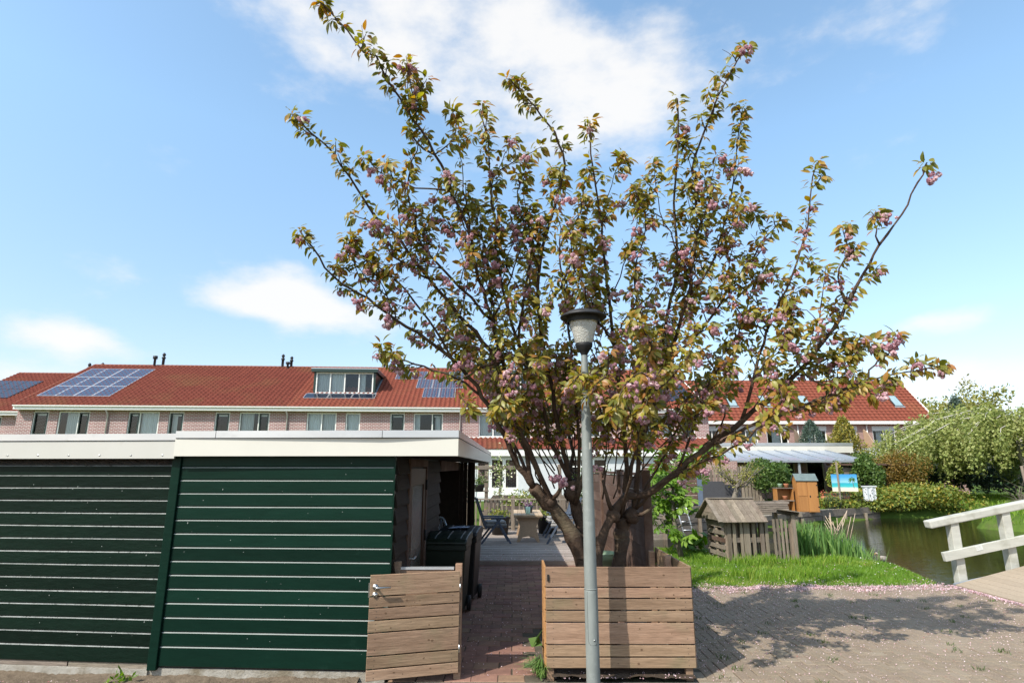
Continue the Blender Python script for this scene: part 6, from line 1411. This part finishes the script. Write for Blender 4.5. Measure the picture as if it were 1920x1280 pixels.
# inner and lower twiggy growth, some of it reaching towards the camera
B(.022,.006,.3,.55,(1200,800,6.0),(1228,745,5.5),(1205,700,5.1),(1170,725,4.9),(1145,775,4.85))
B(.022,.006,.3,.55,(1225,760,6.7),(1260,720,6.2),(1250,690,5.8),(1225,720,5.5),(1210,770,5.4))
B(.022,.006,.3,.55,(1172,830,6.9),(1130,780,6.6),(1110,720,6.4),(1090,690,6.3))
B(.022,.006,.3,.55,(1030,700,6.4),(990,690,6.1),(955,720,5.9),(930,770,5.8))
B(.022,.006,.3,.55,(974,876,6.75),(960,800,6.4),(985,740,6.2),(1010,700,6.0))
B(.022,.006,.3,.55,(1045,790,6.7),(1060,740,6.5),(1040,690,6.3),(1055,640,6.2))
B(.022,.006,.3,.55,(1270,882,6.75),(1290,830,6.5),(1270,780,6.3),(1295,740,6.2),(1330,760,6.1))
B(.022,.006,.3,.55,(1330,832,6.55),(1360,780,6.3),(1340,730,6.2),(1370,690,6.1))
B(.022,.006,.3,.55,(1450,742,6.2),(1430,690,6.0),(1455,650,5.9),(1490,610,5.8))
B(.022,.006,.3,.55,(1165,760,6.7),(1190,700,6.4),(1240,650,6.2),(1290,640,6.1),(1330,610,6.0))
B(.020,.006,.3,.55,(1152,650,6.4),(1180,590,6.2),(1230,540,6.0),(1230,480,5.9))
B(.020,.006,.3,.55,(944,680,6.2),(900,690,6.0),(860,720,5.9),(880,770,5.8))
B(.020,.006,.3,.55,(922,600,5.95),(960,520,5.8),(975,450,5.7),(955,400,5.6))
B(.020,.006,.3,.55,(1440,622,6.05),(1400,600,6.0),(1370,560,5.9),(1340,540,5.85))
B(.020,.006,.3,.55,(1500,692,6.05),(1540,720,5.95),(1590,700,5.9),(1600,660,5.85))
# thin forks filling the upper and outer crown
for (u0,v0,Y0,u1,v1,Y1) in ((884,450,5.5,860,240,5.3),(925,400,5.5,960,260,5.4),(1010,500,5.8,985,300,5.6),(1132,470,5.9,1165,290,5.7),(1142,560,6.15,1200,360,5.8),(1270,470,5.9,1225,300,5.7),(1300,480,5.9,1345,290,5.6),
    (1258,560,6.15,1310,440,6.0),(1350,562,6.1,1385,400,5.9),(1400,500,5.95,1420,400,5.8),(1475,542,5.9,1440,500,5.8),(1440,622,6.05,1400,470,6.0),(752,452,5.5,720,300,5.4),(802,522,5.65,830,330,5.5),(862,590,5.85,845,420,5.6),
    (690,560,5.8,650,440,5.6),(742,598,5.9,700,470,5.7),(922,600,5.95,890,380,5.7),(946,560,5.85,1000,380,5.6),(1050,470,6.4,1025,330,6.2),(1070,650,6.6,1120,480,6.3),(1236,680,6.5,1180,460,6.2),(1258,560,6.15,1290,350,5.9),
    (1012,600,6.1,960,420,5.9),(1548,632,5.9,1480,560,5.8),(1500,692,6.05,1470,580,5.9),(1560,738,6.0,1600,640,5.9),(1288,560,6.1,1350,460,5.9),(1165,760,6.7,1110,520,6.3),(972,640,6.1,910,470,5.9),(815,290,5.1,850,210,5.05),(1312,380,5.7,1280,270,5.6)):
    du = random.uniform(-25,25)
    B(.014,.0045,.25,.5,(u0,v0,Y0),(u0*.7+u1*.3+du,v0*.68+v1*.32,Y0*.7+Y1*.3),(u0*.3+u1*.7+du*.6,v0*.32+v1*.68,Y0*.3+Y1*.7),(u1,v1,Y1))
# sprays hanging in front of the lantern and the post
B(.018,.005,.2,.6,(1152,650,6.4),(1140,690,5.7),(1120,720,5.4),(1102,745,5.3))
B(.018,.005,.2,.5,(1080,760,6.8),(1085,720,6.0),(1088,700,5.5),(1072,725,5.35))
# steep young shoots filling the vase of stems
for k in range(22):
    u0 = random.choice((1015,1040,1062,1080,1100,1130,1150,1168,1182,1195)); v0 = random.uniform(880,950); Y0 = 7.0+random.uniform(-.15,.2)
    fan = (u0-1100)*random.uniform(1.0,2.6)+random.uniform(-60,60); top = random.uniform(560,760); Y1 = Y0+random.uniform(-1.0,.6)
    B(.016,.005,.45,.6,(u0,v0,Y0),(u0+fan*.25,v0+(top-v0)*.33,Y0*.7+Y1*.3),(u0+fan*.6,v0+(top-v0)*.68,Y0*.35+Y1*.65),(u0+fan,top,Y1))
trunk = MB(); twigs = MB(); ros = []      # rosettes: (pos, dir, size)
def smooth(pts, n=3):
    out = []
    for i in range(len(pts)-1):
        p0 = pts[max(i-1,0)]; p1 = pts[i]; p2 = pts[i+1]; p3 = pts[min(i+2,len(pts)-1)]
        for k in range(n):
            t = k/n; out.append(.5*((2*p1)+(-p0+p2)*t+(2*p0-5*p1+4*p2-p3)*t*t+(-p0+3*p1-3*p2+p3)*t**3))
    return out+[pts[-1]]
def along(pts, step):
    acc_ = 0; res = []; tot = sum((pts[i+1]-pts[i]).length for i in range(len(pts)-1)); s_ = 0; nxt = 0
    for i in range(len(pts)-1):
        d = pts[i+1]-pts[i]; ln = d.length
        while nxt <= s_+ln: res.append((pts[i]+d*((nxt-s_)/max(ln,1e-6)), d.normalized(), nxt/tot)); nxt += step*g.uniform(.6,1.4)
        s_ += ln
    return res, tot
for (pts, r0, r1, ls, td) in BR:
    sp_ = smooth(pts, 3); m_ = len(sp_)
    lmax = .74 if pts[-1].x+base.x > 3.75 and pts[-1].z > 4 else 1.01
    jit = .02 if r0 > .05 else .03
    sp_ = [p_+Vector(g.normal(size=3))*jit*(.4 if 0 < i < m_-1 else 0) for i, p_ in enumerate(sp_)]
    rad = [.88*(r0+(r1-r0)*(i/(m_-1))**.7) for i in range(m_)] if td == 0 else [r1*.7+(r0*.58-r1*.7)*(1-i/(m_-1))**1.35 for i in range(m_)]
    if r0 > .068: rad = [r*(1+.13*math.sin(i*2.3)+.08*math.sin(i*5.1)) for i, r in enumerate(rad)]
    trunk.tube(sp_, rad, 12 if r0 > .06 else 8)
    if td == 0: continue
    A, tot = along(sp_, .058)
    for (p_, d, t) in A:
        if t > ls*.8 and t < lmax and g.random() < .64: ros.append((p_, d, 1.0))
    A, tot = along(sp_, .125)
    for (p_, d, t) in A:
        if t < ls*.62 or t > lmax or g.random() > td*.64: continue
        ln = g.uniform(.16,.70)*(1.1-t*.5) if t < .55 else g.uniform(.07,.30)*(1.5-t); a = Vector(g.normal(size=3)); a = (a-d*a.dot(d)).normalized(); dr_ = (d*.6+a*.95+Vector((0,0,.35))).normalized()
        q = [p_]; c_ = dr_.copy()
        for k in range(4): c_ = (c_+Vector(g.normal(size=3))*.10+Vector((0,0,.10))).normalized(); q.append(q[-1]+c_*ln/4)
        twigs.tube(q, [.0075,.0065,.0055,.004,.003], 5, False)
        A2, _ = along(q, .055)
        for (pp, dd, tt) in A2:
            if tt > .2: ros.append((pp, dd, 1.0))
        ros.append((q[-1], c_, 1.15)); ros.append((q[-1]-c_*.02, c_, 1.0))
        if g.random() < .5:            # thin side spur, bare
            s0 = q[2]; dd = (c_+Vector(g.normal(size=3))*.7).normalized(); l2 = g.uniform(.06,.2); twigs.tube([s0, s0+dd*l2*.5+Vector((0,0,.01)), s0+dd*l2], [.0032,.0026,.0018], 4, False)
    ros += [(sp_[-1]-(sp_[-1]-sp_[-2]).normalized()*.03*q, (sp_[-1]-sp_[-2]).normalized(), 1.2) for q in range(3)]; ros.append((sp_[-1]+(sp_[-1]-sp_[-2]).normalized()*.03, (sp_[-1]-sp_[-2]).normalized(), 1.0))
# stubby pruned knobs on the stems
for (u,v,Y,r) in ((1185,965,7.12,.10),(1150,965,6.95,.085),(1070,925,7.05,.085),(1030,940,6.86,.09),(1165,1000,7.2,.10),(1125,1015,6.9,.07)):
    c = P(u,v,Y)-base; trunk.tube([c-Vector((0,0,r)), c-Vector((0,0,r*.5)), c, c+Vector((0,0,r*.6)), c+Vector((0,0,r))], [r*.5,r*.9,r*1.05,r*.8,r*.25], 10)
for (u,v,Y,u2,v2,Y2,r) in ((1078,945,7.05,1095,880,6.9,.035),(1150,965,6.95,1130,900,6.8,.03),(1030,940,6.86,1060,900,6.6,.03),(1185,965,7.1,1225,950,6.9,.03)):
    trunk.tube([P(u,v,Y)-base, P((u+u2)/2,(v+v2)/2+6,(Y+Y2)/2)-base, P(u2,v2,Y2)-base], [r,r*.8,r*.5], 8)
trunk.build('trunk', M['bark'], ch, fixn=False); tag(twigs.build('twigs', M['twig'], ch, fixn=False), kind='stuff')
# leaf shape: pointed oval folded along the midrib, 10 verts
def leaf_geo():
    xs = (0,.16,.38,.62,.84,1.0); w = (0,.145,.23,.215,.105,0); z = (0,-.01,-.03,-.075,-.14,-.22)
    V = [(0,0,0)]; 
    for x, ww, zz in zip(xs[1:-1], w[1:-1], z[1:-1]): V += [(x,ww,zz+ww*.28),(x,0,zz),(x,-ww,zz+ww*.28)]
    V.append((1.0,0,z[-1])); F = [(0,2,1),(0,3,2)]
    for i in range(3):
        b_ = 1+i*3; F += [(b_,b_+1,b_+4,b_+3),(b_+1,b_+2,b_+5,b_+4)]
    F += [(10,11,13),(11,12,13)]
    return V, F
LV, LF = leaf_geo(); LVn = np.array(LV)
LT = []
for f in LF:
    if len(f) == 3: LT.append(f)
    else: LT += [(f[0],f[1],f[2]),(f[0],f[2],f[3])]
LT = np.array(LT)
lme = bpy.data.meshes.new('leaf'); lme.from_pydata(LV, [], LF); lme.materials.append(M['leaf']); lme.polygons.foreach_set('use_smooth',[True]*len(LF))
# no growth pressed against the lantern
ros = [q for q in ros if not ((q[0]+base-Vector((lx,ly,3.38))).length < .36 or (abs((q[0]+base).x-lx*(q[0]+base).y/ly) < .24 and (q[0]+base).y < ly and 3.1 < CAM_H+((q[0]+base).z-CAM_H)*ly/(q[0]+base).y < 3.65))]
mats = []; posn = []
for (p_, d, sz) in ros:
    n_ = int(g.integers(4,6)); a0 = g.random()*6.283
    for k in range(n_):
        a = a0+k*6.283/n_+g.normal()*.35; o1 = d.orthogonal().normalized(); o2 = d.cross(o1)
        out = (o1*math.cos(a)+o2*math.sin(a)); dirn = (out*.9+d*g.uniform(.0,.7)+Vector((.15,0,g.uniform(-1.1,.0)))).normalized()
        nrm = Vector((g.normal()*.5-.35, g.normal()*.5-.55, .8)); nrm = (nrm-dirn*nrm.dot(dirn)); nrm = nrm.normalized() if nrm.length > .05 else dirn.orthogonal().normalized()
        s_ = sz*(.052+.056*g.random()**.8); st = p_+out*.02+dirn*.012
        y = nrm.cross(dirn)
        mats.append((st, dirn, y, nrm, s_))
print('cherry rosettes', len(ros), 'leaves', len(mats))
# leaves nearest the camera are objects of their own, the others one mass
order = sorted(range(len(mats)), key=lambda i: (mats[i][0]+base-Vector((0,0,CAM_H))).length/mats[i][4])
near = set(order[:300])
Vs = []; rn = []
for i, (st, x, y, z, s_) in enumerate(mats):
    Mx = Matrix((x, y, z)).transposed()
    if i in near:
        o = obj_from('leaf', lme, ch); o.matrix_local = Matrix.Translation(st) @ Mx.to_4x4() @ Matrix.Scale(s_, 4); continue
    A = np.array(Mx); Vs.append(LVn @ A.T * s_ + np.array(st)); rn.append(g.random())
Vs = np.array(Vs); n_ = len(Vs); F = (LT[None]+(np.arange(n_)*len(LV))[:,None,None]).reshape(-1,3)
tag(soup('foliage', Vs.reshape(-1,3), F, M['leaf'], ch, np.repeat(np.array(rn), len(LV)), smooth=True), kind='stuff')
# blossom: pompon clusters of double flowers hanging on short stalks
def flower_cluster(seed):
    q = np.random.default_rng(seed); V = []; F = []; rr = []; b_ = 0
    for k in range(q.integers(5,8)):
        c = q.normal(size=3)*[.024,.024,.018]+[0,0,-.045]; fr = q.random()
        for j in range(26):
            d = q.normal(size=3); d /= np.linalg.norm(d); s1 = np.cross(d, q.normal(size=3)); s1 /= np.linalg.norm(s1); s2 = np.cross(d, s1); r = .0155+.004*q.random(); w = .0095
            ctr = c+d*r*.65; tilt = d*.006
            V += [ctr-s1*w, ctr-s2*w*.8+tilt, ctr+s1*w+tilt*.6, ctr+s2*w*.8]; F.append((b_,b_+1,b_+2,b_+3)); b_ += 4; rr += [fr*.6+q.random()*.4]*4
    o = soup('blossom', np.array(V), np.array(F), M['blossom'], None, np.array(rr)); me = o.data; bpy.data.objects.remove(o); return me
FC = [flower_cluster(s_) for s_ in range(5)]
cand = [i for i in range(len(ros))]; g.shuffle(cand); cnt = 0; used_p = []
def addb(p_, s_):
    o = obj_from('blossom', FC[int(g.integers(5))], ch, p_, (g.normal()*.25,g.normal()*.25,g.random()*6.283), [s_]*3)
for i in cand:
    if cnt >= 288: break
    p_, d, sz = ros[i]; w = p_+base
    if w.z > 5.2 and g.random() < .6: continue
    if w.x > 2.6 and g.random() < .25: continue
    if any((p_-q).length < .11 for q in used_p): continue
    addb(p_+Vector((g.normal()*.03,-.08+g.normal()*.03,-.03)), g.uniform(.95,1.6)); used_p.append(p_); cnt += 1
# the rest of the blossom, smaller and inside the crown, as one mass
ev, ef, er = [], [], []; nb = 0; cnt = 0
for i in cand[::-1]:
    if cnt > 420: break
    p_, d, sz = ros[i]
    if (p_+base).z > 4.6 or any((p_-q).length < .07 for q in used_p): continue
    me = FC[cnt % 5]; n_ = len(me.vertices); co = np.empty(n_*3, np.float32); me.vertices.foreach_get('co', co); a = g.random()*6.283; co = co.reshape(-1,3)*g.uniform(.7,1.15)
    co = np.stack([co[:,0]*math.cos(a)-co[:,1]*math.sin(a), co[:,0]*math.sin(a)+co[:,1]*math.cos(a), co[:,2]],1)+np.array(p_)+[0,-.03,-.03]
    ix = np.empty(len(me.loops), np.int32); me.loops.foreach_get('vertex_index', ix); rv = np.empty(n_, np.float32); me.attributes['rnd'].data.foreach_get('value', rv)
    ev.append(co); ef.append(ix.reshape(-1,4)+nb); er.append(rv); nb += n_; cnt += 1; used_p.append(p_)
tag(soup('blossoms', np.concatenate(ev), np.concatenate(ef), M['blossom'], ch, np.concatenate(er)), kind='stuff')
for (u,v,Y,s_) in ((1050,893,6.55,1.9),(1062,905,6.5,1.5),(1675,640,5.7,1.9),(1662,630,5.72,1.4),(1735,330,5.5,1.8),(1645,405,5.6,1.7),(1652,395,5.6,1.3),(1362,325,5.65,1.6),(1065,378,5.35,1.6),(852,332,5.2,1.5),(1590,470,5.7,1.6),(1120,575+300,6.7,1.5)):
    addb(P(u,v-8,Y)-base, s_)
print('objects', len(bpy.data.objects))
